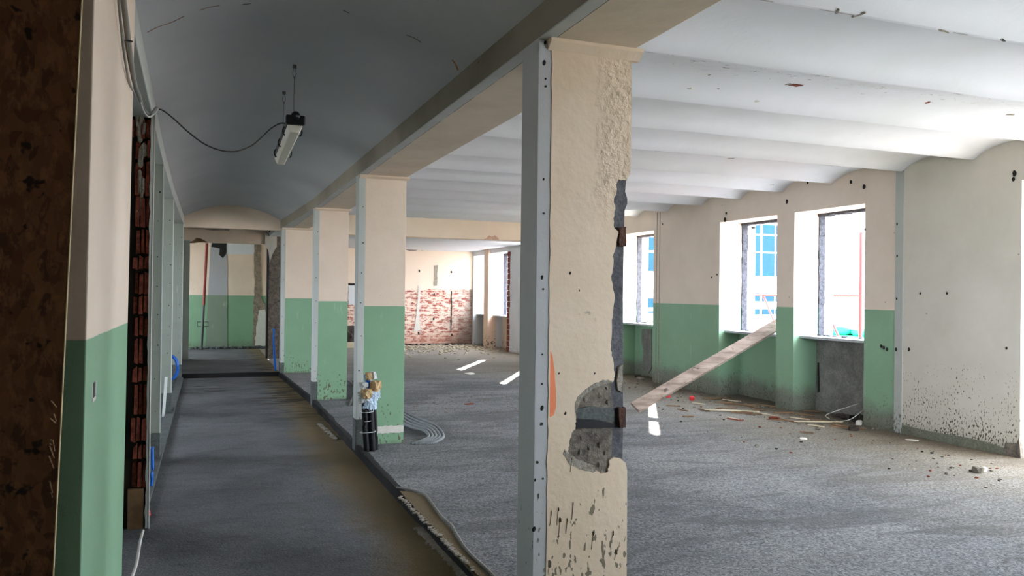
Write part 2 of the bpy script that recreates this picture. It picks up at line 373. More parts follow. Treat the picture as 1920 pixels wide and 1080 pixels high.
def tube(bm, pts, r, seg=8, ribs=0):
    pts = [Vector(p) for p in pts]; rings = []
    up_ = Vector((0, 0, 1))
    for i, p in enumerate(pts):
        d = (pts[min(i+1, len(pts)-1)]-pts[max(i-1, 0)]).normalized()
        u = d.cross(up_)
        if u.length < .05: u = d.cross(Vector((0, 1, 0)))
        u.normalize(); v = d.cross(u)
        rr = (r(i/(len(pts)-1)) if callable(r) else r)
        if ribs: rr *= 1+(.12 if i % 2 else -.06)
        rings.append([bm.verts.new(p+rr*(math.cos(a)*u+math.sin(a)*v)) for a in [2*math.pi*k/seg for k in range(seg)]])
    for a, b in zip(rings, rings[1:]):
        for k in range(seg): bm.faces.new((a[k], a[(k+1) % seg], b[(k+1) % seg], b[k]))
    bm.faces.new(rings[0][::-1]); bm.faces.new(rings[-1])
def bar(bm, p, q, wd, ht, upv=(0, 0, 1)):
    p, q = Vector(p), Vector(q); d = (q-p).normalized(); s = d.cross(Vector(upv))
    if s.length < .01: s = d.cross(Vector((1, 0, 0)))
    s.normalize(); t = s.cross(d)
    v = [bm.verts.new(e+a*s*wd/2+b*t*ht/2) for e in (p, q) for a, b in ((-1, -1), (1, -1), (1, 1), (-1, 1))]
    for f in ((0, 1, 2, 3), (7, 6, 5, 4), (0, 4, 5, 1), (1, 5, 6, 2), (2, 6, 7, 3), (3, 7, 4, 0)): bm.faces.new([v[i] for i in f])
def rock(bm, c, s, seed, sub=2, rough=.35):
    g = bmesh.ops.create_icosphere(bm, subdivisions=sub, radius=1)
    o = Vector((seed*3.1, seed*1.7, seed*.9)); a = seed*2.3
    R = Matrix.Rotation(a, 3, 'Z')
    for v in g['verts']:
        p = v.co.copy(); k = 1+rough*noise.noise(p*1.6+o)*1.6+rough*.4*noise.noise(p*4+o)
        p = p*k; p = Vector((max(-.8, min(.8, p.x)), max(-.75, min(.75, p.y)), max(-.7, min(.75, p.z))))
        p = Vector((p.x*s[0], p.y*s[1], p.z*s[2])); v.co = R @ p + Vector(c)
def slab_grid(bm, x0, x1, y0, y1, z, step, amp=0, seed=0):
    nx = max(1, round((x1-x0)/step)); ny = max(1, round((y1-y0)/step)); g = []
    for i in range(nx+1):
        row = []
        for j in range(ny+1):
            x = x0+(x1-x0)*i/nx; y = y0+(y1-y0)*j/ny
            h = amp*noise.noise(Vector((x*1.7+seed, y*1.7, 0))) + amp*.6*noise.noise(Vector((x*6, y*6+seed, 3)))
            row.append(bm.verts.new((x, y, z+h)))
        g.append(row)
    for i in range(nx):
        for j in range(ny): bm.faces.new((g[i][j], g[i+1][j], g[i+1][j+1], g[i][j+1]))

def interp(tab, y):
    if y <= tab[0][0]: return tab[0][1]
    for (a, va), (b, vb) in zip(tab, tab[1:]):
        if y <= b: return va+(vb-va)*(y-a)/(b-a)
    return tab[-1][1]
def XL(y): return interp([(-2, -.33), (4, -.335), (6.17, -.375), (8.5, -.412), (11.7, -.436), (16.3, -.43)], y)
def XR(y): return interp([(-2, 1.453), (12.2, 1.453), (16.3, 1.32)], y)
def sweep(bm, sect, ys):
    """sect(y) -> closed list of (x,z); swept along y"""
    rings = [[bm.verts.new((x, y, z)) for x, z in sect(y)] for y in ys]
    n = len(rings[0])
    for a, b in zip(rings, rings[1:]):
        for k in range(n): bm.faces.new((a[k], a[(k+1) % n], b[(k+1) % n], b[k]))
    bm.faces.new(rings[0][::-1]); bm.faces.new(rings[-1])

ZB, ZK = 2.81, 3.09      # beam soffit, rib edge
YS = [-1.5, 1, 4, 6.17, 8.5, 11.7, 12.2, 14, 16.3]

# ------------------------------------------------------------------ setting: floors
bm = bm_new(); slab_grid(bm, 1.453, 8.22, .4, 16.3, 0, .07, .006, 2)
o = struct('floor', bm, M['floor'], smooth=True)
bm = bm_new(); slab_grid(bm, 1.33, 8.22, 16.3, 23.7, 0, .12, .008, 2); struct('floor', bm, M['floor'], smooth=True)
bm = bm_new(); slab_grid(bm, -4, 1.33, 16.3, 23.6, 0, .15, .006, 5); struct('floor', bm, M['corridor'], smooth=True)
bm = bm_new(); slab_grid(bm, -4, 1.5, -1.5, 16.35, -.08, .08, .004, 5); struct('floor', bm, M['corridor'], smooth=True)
# kerb edge of the room slab and of the raised corridor end
bm = bm_new(); n = 130
top = []; bot = []
for i in range(n+1):
    y = .9+(16.3-.9)*i/n; j = .010*noise.noise(Vector((y*2.1, 0, 0)))+.004*noise.noise(Vector((y*11, 3, 0)))
    top.append((XR(y)+j, y, .006)); bot.append((XR(y)+j*1.5-.006, y, -.09))
tv = [bm.verts.new(p) for p in top]; bv = [bm.verts.new(p) for p in bot]; cv = [bm.verts.new((p[0]+.17, p[1], -.03)) for p in top]; c2 = [bm.verts.new((p[0]+.03, p[1], .006)) for p in top]
for i in range(n):
    bm.faces.new((bv[i], bv[i+1], tv[i+1], tv[i])); bm.faces.new((tv[i], tv[i+1], c2[i+1], c2[i])); bm.faces.new((c2[i], c2[i+1], cv[i+1], cv[i]))
struct('trim_1', bm, M['kerb'])
bm = bm_new(); box(bm, (-.43, 16.27, -.09), (1.33, 16.32, .004)); struct('trim_2', bm, M['kerb'])
# fill between kerb line and the floor where the corridor edge bends
bm = bm_new(); prism(bm, [(1.46, 12.2), (1.46, 16.3), (XR(16.3)+.02, 16.3)], 2, -.05, .002); struct('floor', bm, M['floor'])

# ------------------------------------------------------------------ setting: ceilings
RIBS = [.3, 1.3, 2.3, 3.31, 4.30, 5.32, 6.28, 7.22, 8.35, 9.35, 10.30, 11.33, 12.42, 13.45, 14.45, 15.4, 16.4]
bm = bm_new(); prof = []
for a, b in zip(RIBS, RIBS[1:]):
    prof += [(a-.012, ZK), (a+.012, ZK)]
    for k in range(1, 12):
        t = k/12; prof.append((a+.012+(b-a-.024)*t, ZK+.125*(1-(2*t-1)**2)**.8))
prof.append((RIBS[-1]-.012, ZK))
nx = 24; cols = []
for i in range(nx+1):
    x = 1.7+(7.70-1.7)*i/nx
    cols.append([bm.verts.new((x, y+.006*noise.noise(Vector((x*2, y, 1))), z+.006*noise.noise(Vector((x*1.5, y*2, 0))))) for y, z in prof])
for a, b in zip(cols, cols[1:]):
    for k in range(len(prof)-1):
        bm.faces.new((a[k], a[k+1], b[k+1], b[k]))
ce = struct('ceiling', bm, M['ceiling'])
for i, p in enumerate(ce.data.polygons): p.use_smooth = (i % (len(prof)-1)) % 13 not in (0,)
# roof over it, keeps the sky out
bm = bm_new(); box(bm, (-4.3, -1.7, 3.32), (8.25, 24, 3.5)); struct('ceiling', bm, M['ceiling'])
bm = bm_new(); box(bm, (1.33, 16.6, 2.86), (8.0, 23.7, 2.95)); struct('ceiling', bm, M['grey_cold'])
# corridor vault
def vault(y):
    a, b = XL(y)-.02, XR(y)+.02; c = (a+b)/2; h = (b-a)/2
    zs, rise = 2.955, .26; R = (h*h+rise*rise)/(2*rise); out = []
    for k in range(25):
        x = a+(b-a)*k/24; out.append((x, zs+rise-R+math.sqrt(R*R-(x-c)**2)))
    return out
bm = bm_new(); rings = [[bm.verts.new((x, y, z)) for x, z in vault(y)] for y in [-1.5+.5*i for i in range(36)]+[16.3]]
for a, b in zip(rings, rings[1:]):
    for k in range(24): bm.faces.new((a[k], a[k+1], b[k+1], b[k]))
struct('ceiling', bm, M['vault'], smooth=True)
# cracks with reddish stains across the vault
def vault_z(x, y):
    v = vault(y)
    for (a, za), (b, zb) in zip(v, v[1:]):
        if a <= x <= b: return za+(zb-za)*(x-a)/(b-a)
    return 2.96

def zceil(y):
    for a, b in zip(RIBS, RIBS[1:]):
        if a <= y <= b: return ZK+.125*(1-(2*min(1, max(0, (y-a-.012)/(b-a-.024)))-1)**2)**.8
    return ZK
def scar(px, py, w_, h_, mat, k):
    d_ = (px-960)/F*rt-(py-540)/F*up+fw; o_ = Vector((0, 0, EYE)); tt = 2.0
    while tt < 30:
        p_ = o_+tt*d_
        if p_.z >= zceil(p_.y): break
        tt += .01
    b_ = bm_new(); rock(b_, (p_.x, p_.y, p_.z+.002), (w_, h_, .008), k, 2, .6); struct('trim_%d' % (70+k), b_, mat)
for k, (px, py, w_, h_, mt) in enumerate(((1492, 160, .07, .035, 'terracotta'), (1478, 158, .03, .02, 'mortar'), (1736, 193, .05, .025, 'terracotta'), (1295, 168, .05, .03, 'plaster_white'), (1288, 166, .02, .02, 'hole'),
        (1204, 123, .04, .018, 'plaster_white'), (1346, 167, .02, .015, 'hole'), (1880, 75, .04, .012, 'hole'), (1893, 215, .05, .03, 'mortar'), (1610, 28, .05, .014, 'mortar'), (1570, 22, .04, .01, 'mortar'), (1770, 58, .07, .015, 'mortar'),
        (1370, 297, .05, .02, 'mortar'), (1330, 140, .02, .01, 'mortar'), (1600, 343, .05, .03, 'mortar'))): scar(px, py, w_, h_, M[mt], k)
# beams
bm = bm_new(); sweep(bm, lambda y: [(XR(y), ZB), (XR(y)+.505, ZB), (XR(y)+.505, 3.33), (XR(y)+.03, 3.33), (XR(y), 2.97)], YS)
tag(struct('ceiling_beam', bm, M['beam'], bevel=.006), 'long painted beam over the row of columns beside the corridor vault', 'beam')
bm = bm_new(); sweep(bm, lambda y: [(XL(y), ZB), (XL(y), 2.97), (XL(y)-.03, 3.33), (XL(y)-.55, 3.33), (XL(y)-.55, ZB)], YS)
tag(struct('ceiling_beam', bm, M['grey_paint'], bevel=.006), 'light grey beam with cables along the left side of the corridor', 'beam')
bm = bm_new(); box(bm, (1.80, 16.3, 2.74), (7.7, 16.6, 3.3))
tag(struct('ceiling_beam', bm, paint('cream_cross_beam', top=lin((238, 220, 200)), low=None), bevel=.006), 'cream cross beam at the far end of the ribbed ceiling', 'beam')
# broken plaster spot with brick showing at its lower edge
bm = bm_new(); p = on(920, 448, 1, 16.29)
prism(bm, [(p.x-.16, 2.742), (p.x-.1, 2.77), (p.x-.04, 2.83), (p.x+.04, 2.81), (p.x+.1, 2.84), (p.x+.17, 2.79), (p.x+.19, 2.742)], 1, 16.285, 16.31)
struct('trim_3', bm, concrete('plaster_break', lin((226, 190, 170)), lin((190, 150, 128)), 14, 40, .6))

# end of the corridor: lunette wall, lowered opening, far wall
y = 16.3; v = vault(y)
bm = bm_new(); prism(bm, [(v[0][0], 2.775)]+[(x, z+.01) for x, z in v]+[(v[-1][0], 2.775)], 1, 16.3, 16.5)
struct('wall_end', bm, M['cream_green'])
bm = bm_new(); box(bm, (v[0][0], 16.285, 2.79), (v[-1][0], 16.31, 2.815)); struct('trim_4', bm, M['cream_green'])
bm = bm_new(); box(bm, (-4, 19.6, 0), (-.385, 19.8, 3.1)); box(bm, (-.385, 19.6, 2.675), (1.30, 19.8, 3.1)); struct('wall_end', bm, M['cream_green'])
bm = bm_new(); box(bm, (-4, 16.5, 3.02), (1.5, 23.2, 3.1)); struct('ceiling', bm, M['ceiling'])
bm = bm_new(); box(bm, (1.335, 19.55, 0), (1.78, 19.8, 3.1)); struct('wall_passage', bm, M['rough'])
bm = bm_new(); box(bm, (1.298, 19.54, 0), (1.335, 19.82, 2.68)); struct('trim_61', bm, M['dark_wood'])
bm = bm_new(); box(bm, (2.2, 19.8, 0), (2.35, 23.6, 3.1)); box(bm, (1.78, 19.7, 0), (2.35, 19.85, 3.1)); struct('wall_passage', bm, M['cream_green'])
# white plaster scrap on its top
bm = bm_new(); pts = [on(a, b, 1, 19.53) for a, b in ((497, 436), (519, 438), (519, 462), (510, 478), (506, 492), (503, 470), (497, 458))]
prism(bm, [(p.x, p.z) for p in pts], 1, 19.52, 19.56); struct('trim_5', bm, M['plaster_white'])
# far wall with its patches
bm = bm_new(); box(bm, (-4, 23.0, -.1), (2.25, 23.2, 3.1)); struct('wall_far', bm, M['cream_green'])
def patch(name, pix, Y, mat, t=.012, jit=.03):
    bm = bm_new(); P = [on(a, b, 1, Y) for a, b in pix]; out_ = []
    for i, p in enumerate(P):
        q = P[(i+1) % len(P)]; k = min(14, max(1, int((q-p).length/.09))) if jit else 1
        for j in range(k):
            e = jit if j else 0; out_.append((p.x+(q.x-p.x)*j/k+e*(rnd.random()-.5), p.z+(q.z-p.z)*j/k+e*(rnd.random()-.5)))
    prism(bm, out_, 1, Y-t, Y+.02)
    return struct(name, bm, mat)
greygreen = paint('grey_filled_doorway', top=lin((168, 170, 172)), low=lin((126, 142, 124)), spat=.1)
patch('trim_6', [(395, 455), (426, 455), (426, 652), (385, 653)], 23.0, greygreen, jit=0)
patch('trim_7', [(426, 455), (478, 455), (478, 477), (426, 477)], 23.0, M['grey_cold'], .01, 0)
patch('trim_8', [(477, 452), (489, 452), (490, 560), (496, 570), (500, 600), (500, 652), (474, 652), (476, 560), (477, 520)], 23.0, concrete('chased_plaster', lin((170, 154, 136)), lin((120, 106, 92)), 6, 30, .9, .02), .02)
patch('trim_9', [(398, 455), (425, 455), (424, 476), (418, 484), (411, 478), (412, 466), (396, 463)], 23.0, M['hole'], .02)
patch('trim_10', [(485, 582), (496, 580), (500, 600), (500, 648), (478, 648), (480, 620)], 23.0, M['plaster_white'], .025)
bm = bm_new()
for i in range(38):
    p = on(360+i*3.8, 654-1*(i % 3), 1, 22.95); rock(bm, (p.x, 22.93+.03*rnd.random(), .02+.02*rnd.random()), (.07, .05, .05), i, 1)
o = obj('rubble', bm, M['base_grey']); tag(o, 'line of grey rubble along the foot of the far corridor wall', 'rubble', kind='stuff')
patch('trim_62', [(355, 453), (362, 452), (368, 446), (376, 447), (382, 450), (390, 455), (355, 456)], 19.6, M['splinter'], .015)
patch('trim_63', [(330, 427), (430, 427), (430, 433), (400, 432), (345, 428)], 19.6, M['mortar'], .01)

# back and side walls that close the place
bm = bm_new(); box(bm, (-4.2, -1.7, -.1), (1.9, -1.5, 3.3)); struct('wall_back', bm, M['cream_green'])
bm = bm_new(); box(bm, (1.453, -1.5, -.1), (1.95, .9, 3.3)); struct('wall_back', bm, M['cream_green'])
bm = bm_new(); x = 1.95
for a, b, c, d in ADDED_BACKWIN:
    box(bm, (x, .45, -.1), (a, .9, 3.3)); box(bm, (a, .45, -.1), (b, .9, c)); box(bm, (a, .45, d), (b, .9, 3.3)); x = b
box(bm, (x, .45, -.1), (7.66, .9, 3.3)); struct('wall_back', bm, M['cream_green'])
bm = bm_new(); y = -1.7
for a, b, c, d in sorted(ADDED_LEFTWIN):
    box(bm, (-4.2, y, -.1), (-4.0, a, 3.3)); box(bm, (-4.2, a, -.1), (-4.0, b, c)); box(bm, (-4.2, a, d), (-4.0, b, 3.3)); y = b
box(bm, (-4.2, y, -.1), (-4.0, 23.2, 3.3)); struct('wall_left', bm, M['cream_green'])
bm = bm_new(); box(bm, (-4.1, 16.3, -.1), (-.45, 16.5, 3.3)); struct('wall_left', bm, M['cream_green'])
bm = bm_new(); box(bm, (-4.1, 5.0, -.1), (-1.2, 5.15, 3.3)); struct('wall_left', bm, M['cream_green'])
bm = bm_new(); box(bm, (-1.7, -1.5, -.1), (-1.6, 2.75, 3.3)); struct('wall_left', bm, M['cream_green'])
bm = bm_new(); box(bm, (-4.2, -1.6, 3.0), (-.7, 16.4, 3.1)); struct('ceiling', bm, M['ceiling'])

# far wall of the room, stripped to brick
bm = bm_new(); box(bm, (2.3, 23.6, -.1), (8.2, 23.8, 3.1)); struct('wall_far', bm, M['brick'])
patch('trim_11', [(813, 498), (821, 497), (820, 520), (819, 536), (813, 536), (814, 515)], 23.6, M['mortar'])
patch('trim_12', [(784, 536), (789, 536), (786, 595), (789, 620), (776, 622), (781, 590)], 23.6, M['plaster_white'])
patch('trim_13', [(845.6, 545), (847, 545), (847.4, 590), (846, 618), (844.6, 618), (845.8, 590)], 23.6, M['hole'])
for i, (x, yy) in enumerate(((786, 508), (846, 510), (814, 552), (813, 598), (785, 625), (847, 628))):
    patch('trim_%d' % (20+i), [(x-1, yy-2.5), (x+1.2, yy-2), (x+1.4, yy+2.4), (x-1.2, yy+2)], 23.6, M['hole'])
patch('trim_27', [(762, 466), (822, 466), (823, 461), (826, 466), (842, 467), (842, 469), (762, 469)], 23.6, M['hole'], .03)
patch('trim_28', [(653, 531), (666, 531), (666, 535), (653, 535)], 23.6, M['hole'], .04)
patch('trim_29', [(653, 535), (666, 535), (666, 572), (653, 572)], 23.6, M['grey_cold'], .03)
patch('trim_30', [(653, 445), (666, 445), (666, 463), (653, 463)], 23.6, M['grey_cold'], .03)

# ------------------------------------------------------------------ right wall with deep windows
def wall_run(name, y0, y1, wins, mat):
    bm = bm_new(); y = y0
    for a, b, z0, z1 in wins:
        if a > y: box(bm, (XW, y, -.1), (XO, a, 3.32))
        box(bm, (XW, a, z1), (XO, b, 3.32))
        y = b
    if y < y1: box(bm, (XW, y, -.1), (XO, y1, 3.32))
    return struct(name, bm, mat)
wall_run('wall_right', .7, 7.20, WIN[:2], M['wall_near'])
wall_run('wall_right', 7.20, 16.3, WIN[2:5], M['wall_right'])
wall_run('wall_right', 16.3, 23.8, WIN[5:], M['grey_cold'])
bm = bm_new(); box(bm, (XW-.006, 7.185, -.05), (XW+.02, 7.30, 3.1)); struct('trim_31', bm, M['grey_paint'])
for yy in (12.62, 12.72):
    bm = bm_new(); box(bm, (XW-.004, yy, 0), (XW+.01, yy+.018, 3.1)); struct('trim_32', bm, M['mortar'])
# cream facing of the far window piers
bm = bm_new(); box(bm, (XW-.05, 21.965, 0), (XW+.2, 22.355, 2.86));  struct('trim_33', bm, M['cream_plain'])
# broken brick edge next to the last window
bm = bm_new()
for k in range(18):
    z = k*.152; d = .05*rnd.random(); box(bm, (XW-.02, 20.34-d, z), (XW+.3, 20.475, z+.14))
struct('trim_34', bm, M['terracotta'])
names = ['window_%d' % (i+1) for i in range(8)]
for k, (a, b, z0, z1) in enumerate(WIN):
    # outer jambs of the opening, narrower than the plaster reveal
    bm = bm_new()
    box(bm, (8.19, a-.02, z0-.02), (XO+.03, a+.025, z1)); box(bm, (8.19, b-.012, z0-.02), (XO+.09, b+.02, z1)); box(bm, (8.19, a, z1-.03), (XO+.03, b, z1+.02))
    wdw = struct(names[k], bm, M['outer'])
    # rough groove left by the old frame
    bm = bm_new()
    zz = z0
    while zz < z1-.01:
        h = min(.09+.06*rnd.random(), z1-zz); d = .010+.016*rnd.random()
        box(bm, (8.09-.01*rnd.random(), b-d, zz), (8.185, b+.01, zz+h)); box(bm, (8.09, a-.01, zz), (8.185, a+d, zz+h)); zz += h
    yy = a
    while yy < b-.01:
        h = min(.1+.08*rnd.random(), b-yy); d = .03+.015*rnd.random(); box(bm, (8.07, yy, z1-d), (8.185, yy+h, z1+.01)); yy += h
    obj('old_frame_groove', bm, M['frame_grey'], wdw)
    if z0 > .5:
        # sill slab and thin wall of the niche under it
        bm = bm_new(); box(bm, (7.77, a-.005, z0-.035), (8.12, b+.005, z0)); box(bm, (8.1, a, z0-.06), (XO+.12, b, z0-.012))
        obj('window_sill', bm, M['sill'], wdw, bevel=.004)
        bm = bm_new()
        for q in range(9):
            rock(bm, (8.02+.12*rnd.random(), a+(b-a)*rnd.random(), z0+.008), (.03+.02*rnd.random(), .03, .02), q+k*10, 1)
        obj('mortar_crumbs', bm, M['frame_grey'], wdw)['kind'] = 'stuff'
    bm = bm_new(); box(bm, (8.06, a-.02, -.1), (XO, b+.02, z0-.03))
    struct('wall_niche', bm, {0: M['cream_green'], 1: M['wall_near'], 2: M['niche_grey'], 3: M['wall_right'], 4: M['wall_right'], 5: M['wall_right'], 6: M['cream_plain'], 7: M['niche_grey']}[k])
# dark mortar scars in the niche of the second visible window (behind the column)
bm = bm_new(); P = [on(a, b, 0, 8.05) for a, b in ((1204, 617), (1222, 617), (1222, 690), (1216, 700), (1205, 690), (1206, 655), (1203, 640))]
prism(bm, [(p.y, p.z) for p in P], 0, 8.045, 8.07); struct('trim_35', bm, M['niche_grey'])
# dark crack in the grey niche, bits at its top
bm = bm_new(); P = [on(a, b, 0, 8.05) for a, b in ((1533, 680), (1535, 680), (1536, 734), (1533, 736))]
prism(bm, [(p.y, p.z) for p in P], 0, 8.045, 8.07); struct('trim_36', bm, M['hole'])
# dark dirt heap in the niche corner
bm = bm_new()
for i in range(26): rock(bm, (7.74+.24*rnd.random(), 7.86+.45*rnd.random()**1.5, .02+.07*rnd.random()*(1-i/30)), (.05, .06, .045), i+3, 1)
tag(obj('dirt_heap', bm, M['stone_dark']), 'dark heap of dirt on the floor in the grey niche under the window', 'rubble', kind='stuff')
# anchor stubs and holes on the right wall
bm = bm_new()
for (x, yy, s) in ((1903, 325, 4), (1901, 336, 3), (1621, 350, 4), (1596, 341, 3), (1515, 342, 3), (1476, 378, 4), (1360, 412, 5), (1362, 400, 3), (1776, 550, 2), (1726, 550, 2), (1888, 653, 2), (1705, 655, 3),
                   (1243, 420, 2), (1345, 515, 2), (1335, 520, 2), (1683, 420, 2), (1683, 480, 2), (1682, 560, 2), (1681, 655, 3), (1622, 430, 2), (1658, 652, 3), (1664, 655, 3), (1653, 649, 3)):
    p = on(x, yy, 0, XW); r = s*.0055
    bmesh.ops.create_cone(bm, cap_ends=True, segments=7, radius1=r, radius2=r*.7, depth=.012, matrix=Matrix.Translation((XW-.003, p.y, p.z)) @ Matrix.Rotation(math.pi/2, 4, 'Y') @ Matrix.Scale(1.5, 4, (1, 0, 0)))
struct('trim_37', bm, M['hole'])
# crumbled plaster at the foot of the near end of the wall
bm = bm_new(); P = [on(a, b, 0, XW) for a, b in ((1886, 830), (1908, 831), (1912, 820), (1916, 862), (1888, 856), (1883, 845))]
prism(bm, [(p.y, p.z) for p in P], 0, XW-.012, XW+.03); struct('trim_38', bm, M['rough'])
bm = bm_new(); P = [on(a, b, 0, XW) for a, b in ((1692, 796), (1740, 808), (1800, 818), (1840, 826), (1884, 840), (1886, 857), (1690, 812))]
prism(bm, [(p.y, max(p.z, -.02)) for p in P], 0, XW-.007, XW+.03); struct('baseboard_right', bm, concrete('greenish_base_band', lin((138, 140, 122)), lin((108, 108, 94)), 5, 50, .4))

# ------------------------------------------------------------------ columns of the right row
def holes(parent, face, pts, mat=None):
    for (x, y, z) in pts:
        bm = bm_new(); r = .004+.004*rnd.random()
        rot = Matrix.Rotation(math.pi/2, 4, 'X') if face == 'y' else Matrix.Rotation(math.pi/2, 4, 'Y')
        bmesh.ops.create_cone(bm, cap_ends=True, segments=7, radius1=r, radius2=r, depth=.006, matrix=Matrix.Translation((x, y, z)) @ rot)
        obj('anchor_hole', bm, mat or M['hole'], parent)
def rough_edge(n, x, z0, z1, amp, seed):
    return [(x+amp*noise.noise(Vector((seed, k*.7, 0)))+amp*.6*noise.noise(Vector((seed, k*2.3, 5))), z0+(z1-z0)*k/n) for k in range(n+1)]
def column(x0, x1, y0, y1, label, cat='column', zb=0., strip=.072, base_h=.27, cap=True):
    t = thing('column', ((x0+x1)/2, (y0+y1)/2, zb), label, cat, None)
    bm = bm_new(); box(bm, (x0+strip, y0, zb-.02), (x1, y1, ZB)); obj('plastered_face', bm, M['col_paint'], t, bevel=.004)
    bm = bm_new(); box(bm, (x0, y0-.003, zb+base_h), (x0+strip, y1, ZB)); obj('corner_strip', bm, M['grey_paint'], t, bevel=.003)
    bm = bm_new(); box(bm, (x0-.004, y0-.007, zb-.09), (x0+strip-.002, y1+.004, zb+base_h)); obj('base_block', bm, M['base_grey'], t, bevel=.004)
    if cap:
        bm = bm_new(); prism(bm, [(y0-.035, ZB+.0), (y0-.035, ZB-.016), (y0-.004, ZB-.036), (y0+.02, ZB-.036), (y0+.02, ZB)], 0, x0+.01, x1+.03)
        for v in bm.verts: v.co.z += .001
        obj('capital_moulding', bm, M['cream_plain'], t)
    holes(t, 'y', [(x0+strip*(.35+.4*rnd.random()), y0-.004, .4+k*.34+.06*rnd.random()) for k in range(7)])
    return t
c2 = column(1.453, 1.957, 8.33, 8.50, 'green and cream column with the wrapped black pipes standing against it')
c3 = column(1.447, 1.945, 11.96, 12.14, 'green and cream column second in line behind the wrapped pipes', zb=0)
c4 = column(1.33, 1.95, 16.05, 16.3, 'farthest green and cream column at the end of the corridor', base_h=.2)
# white plaster band near the foot of the second column
bm = bm_new()
for k in range(14):
    x = 1.535+(1.955-1.535)*k/14; box(bm, (x, 8.322-.002*rnd.random(), .112+.006*rnd.random()), (x+.0301, 8.34, .186+.008*rnd.random()))
    if k % 4 != 1: box(bm, (x, 8.318, .146), (x+.0301, 8.33, .151))
obj('plaster_band', bm, M['plaster_white'], c2)
# near column: plaster shell broken away on the right
t = thing('column', (1.70, 3.6, 0), 'nearest cream column with broken plaster and exposed dark concrete', 'column')
Y1 = 3.507
pix = [(1033, 77), (1184.5, 96), (1184, 200), (1182, 322), (1176, 338), (1160, 336), (1157, 342), (1156, 360), (1151, 372), (1154, 392), (1150, 410), (1152, 428), (1160, 434), (1157, 446), (1154, 466),
       (1149, 480), (1150, 500), (1146, 518), (1149, 540), (1153, 560), (1150, 580), (1147, 600), (1146, 640), (1145, 655), (1149, 672), (1151, 690), (1153, 704), (1150, 716), (1140, 715), (1128, 722), (1110, 727), (1100, 735),
       (1088, 748), (1084, 762), (1082, 775), (1081, 790), (1079, 805), (1072, 812), (1069, 822), (1068, 836), (1064, 846), (1069, 858), (1084, 866), (1100, 872), (1112, 874), (1118, 882), (1126, 889), (1138, 886), (1142, 876),
       (1143, 862), (1150, 858), (1164, 860), (1173, 868), (1176, 882), (1175.5, 1000), (1175, 1100), (1022, 1100), (1026, 700)]
P = [on(a, b, 1, Y1) for a, b in pix]
bm = bm_new(); out = []
for i, p in enumerate(P):
    out.append((p.x, p.z))
    q = P[(i+1) % len(P)]
    if 3 <= i < 50:
        for s in (.33, .66):
            e = .0035; out.append((p.x+(q.x-p.x)*s+e*(rnd.random()-.5)*2, p.z+(q.z-p.z)*s+e*(rnd.random()-.5)*2))
xl, xr = 1.521, 1.958
out = [(x, z) for x, z in out]
low = min(z for x, z in out)
prism(bm, out, 1, Y1, Y1+.026)
obj('plaster_shell', bm, M['blister'], t, bevel=.002)
bm = bm_new(); box(bm, (1.515, Y1+.001, -.1), (1.955, Y1+.19, low+.01)); obj('plaster_foot', bm, M['blister'], t)
# core
pc = [on(a, b, 1, Y1+.02) for a, b in ((1140, 330), (1173, 332), (1171, 360), (1175, 372), (1175, 382), (1170, 395), (1169, 430), (1168, 480), (1167, 560), (1167, 640), (1167, 720), (1167, 800), (1166, 862), (1140, 880))]
bm = bm_new(); prism(bm, [(1.52, 2.80), (1.945, 2.80), (1.945, pc[0].z+.02)]+[(p.x, p.z) for p in pc[1:-1]]+[(1.945, pc[-1].z), (1.945, low), (1.52, low)], 1, Y1+.014, Y1+.20)
obj('concrete_core', bm, M['core'], t)
bm = bm_new(); box(bm, (1.453, Y1-.002, -.1), (1.5235, Y1+.205, ZB)); obj('corner_strip', bm, paint('neutral_grey_paint', top=lin((186, 187, 190)), low=None, spat=.6, grime=.02), t, bevel=.003)
bm = bm_new(); prism(bm, rough_edge(60, 1.5215, -.05, 2.79, .006, 3)+[(1.530, 2.79), (1.530, -.05)], 1, Y1-.006, Y1+.004); obj('plaster_lip', bm, M['cream_plain'], t)
holes(t, 'y', [(1.49, Y1-.003, z) for z in (2.62, 2.585, 1.98, 1.62, 1.31, .98, 1.17)]+[(1.47, Y1-.003, .8), (1.50, Y1-.003, .72)])
bm = bm_new()
for xx, zz, r in ((1022, 80, 4), (1020, 118, 5), (1019, 336, 3), (1016, 520, 4), (1016, 765, 5), (1003, 900, 3), (1001, 992, 5), (1048, 700, 2), (1069, 512, 3), (1086, 545, 2), (1115, 700, 2), (1060, 775, 3)):
    p = on(xx, zz, 1, Y1); bmesh.ops.create_uvsphere(bm, u_segments=8, v_segments=5, radius=r*.0019, matrix=Matrix.Translation((p.x, Y1-.001, p.z)) @ Matrix.Scale(.5, 4, (0, 1, 0)) @ Matrix.Scale(1.5, 4, (.3, 0, 1)))
obj('chips', bm, M['hole'], t)['kind'] = 'stuff'
# mud runs low on the face
bm = bm_new()
for xx, z0, z1, r in ((1050, 975, 1010, 4), (1047, 955, 985, 3), (1075, 945, 975, 3), (1064, 975, 1000, 3), (1034, 962, 985, 4), (1072, 860, 885, 2), (1112, 1000, 1030, 3), (1030, 1058, 1078, 6), (1010, 930, 940, 4), (1150, 1000, 1010, 4), (1155, 1035, 1050, 4)):
    a = on(xx, z0, 1, Y1-.001); b = on(xx-3, z1, 1, Y1-.001)
    rock(bm, a, (r*.0022, .002, r*.0048), xx*.13, 1); bar(bm, a, b, .0022, .002)
obj('mud_splashes', bm, M['mud'], t)['kind'] = 'stuff'
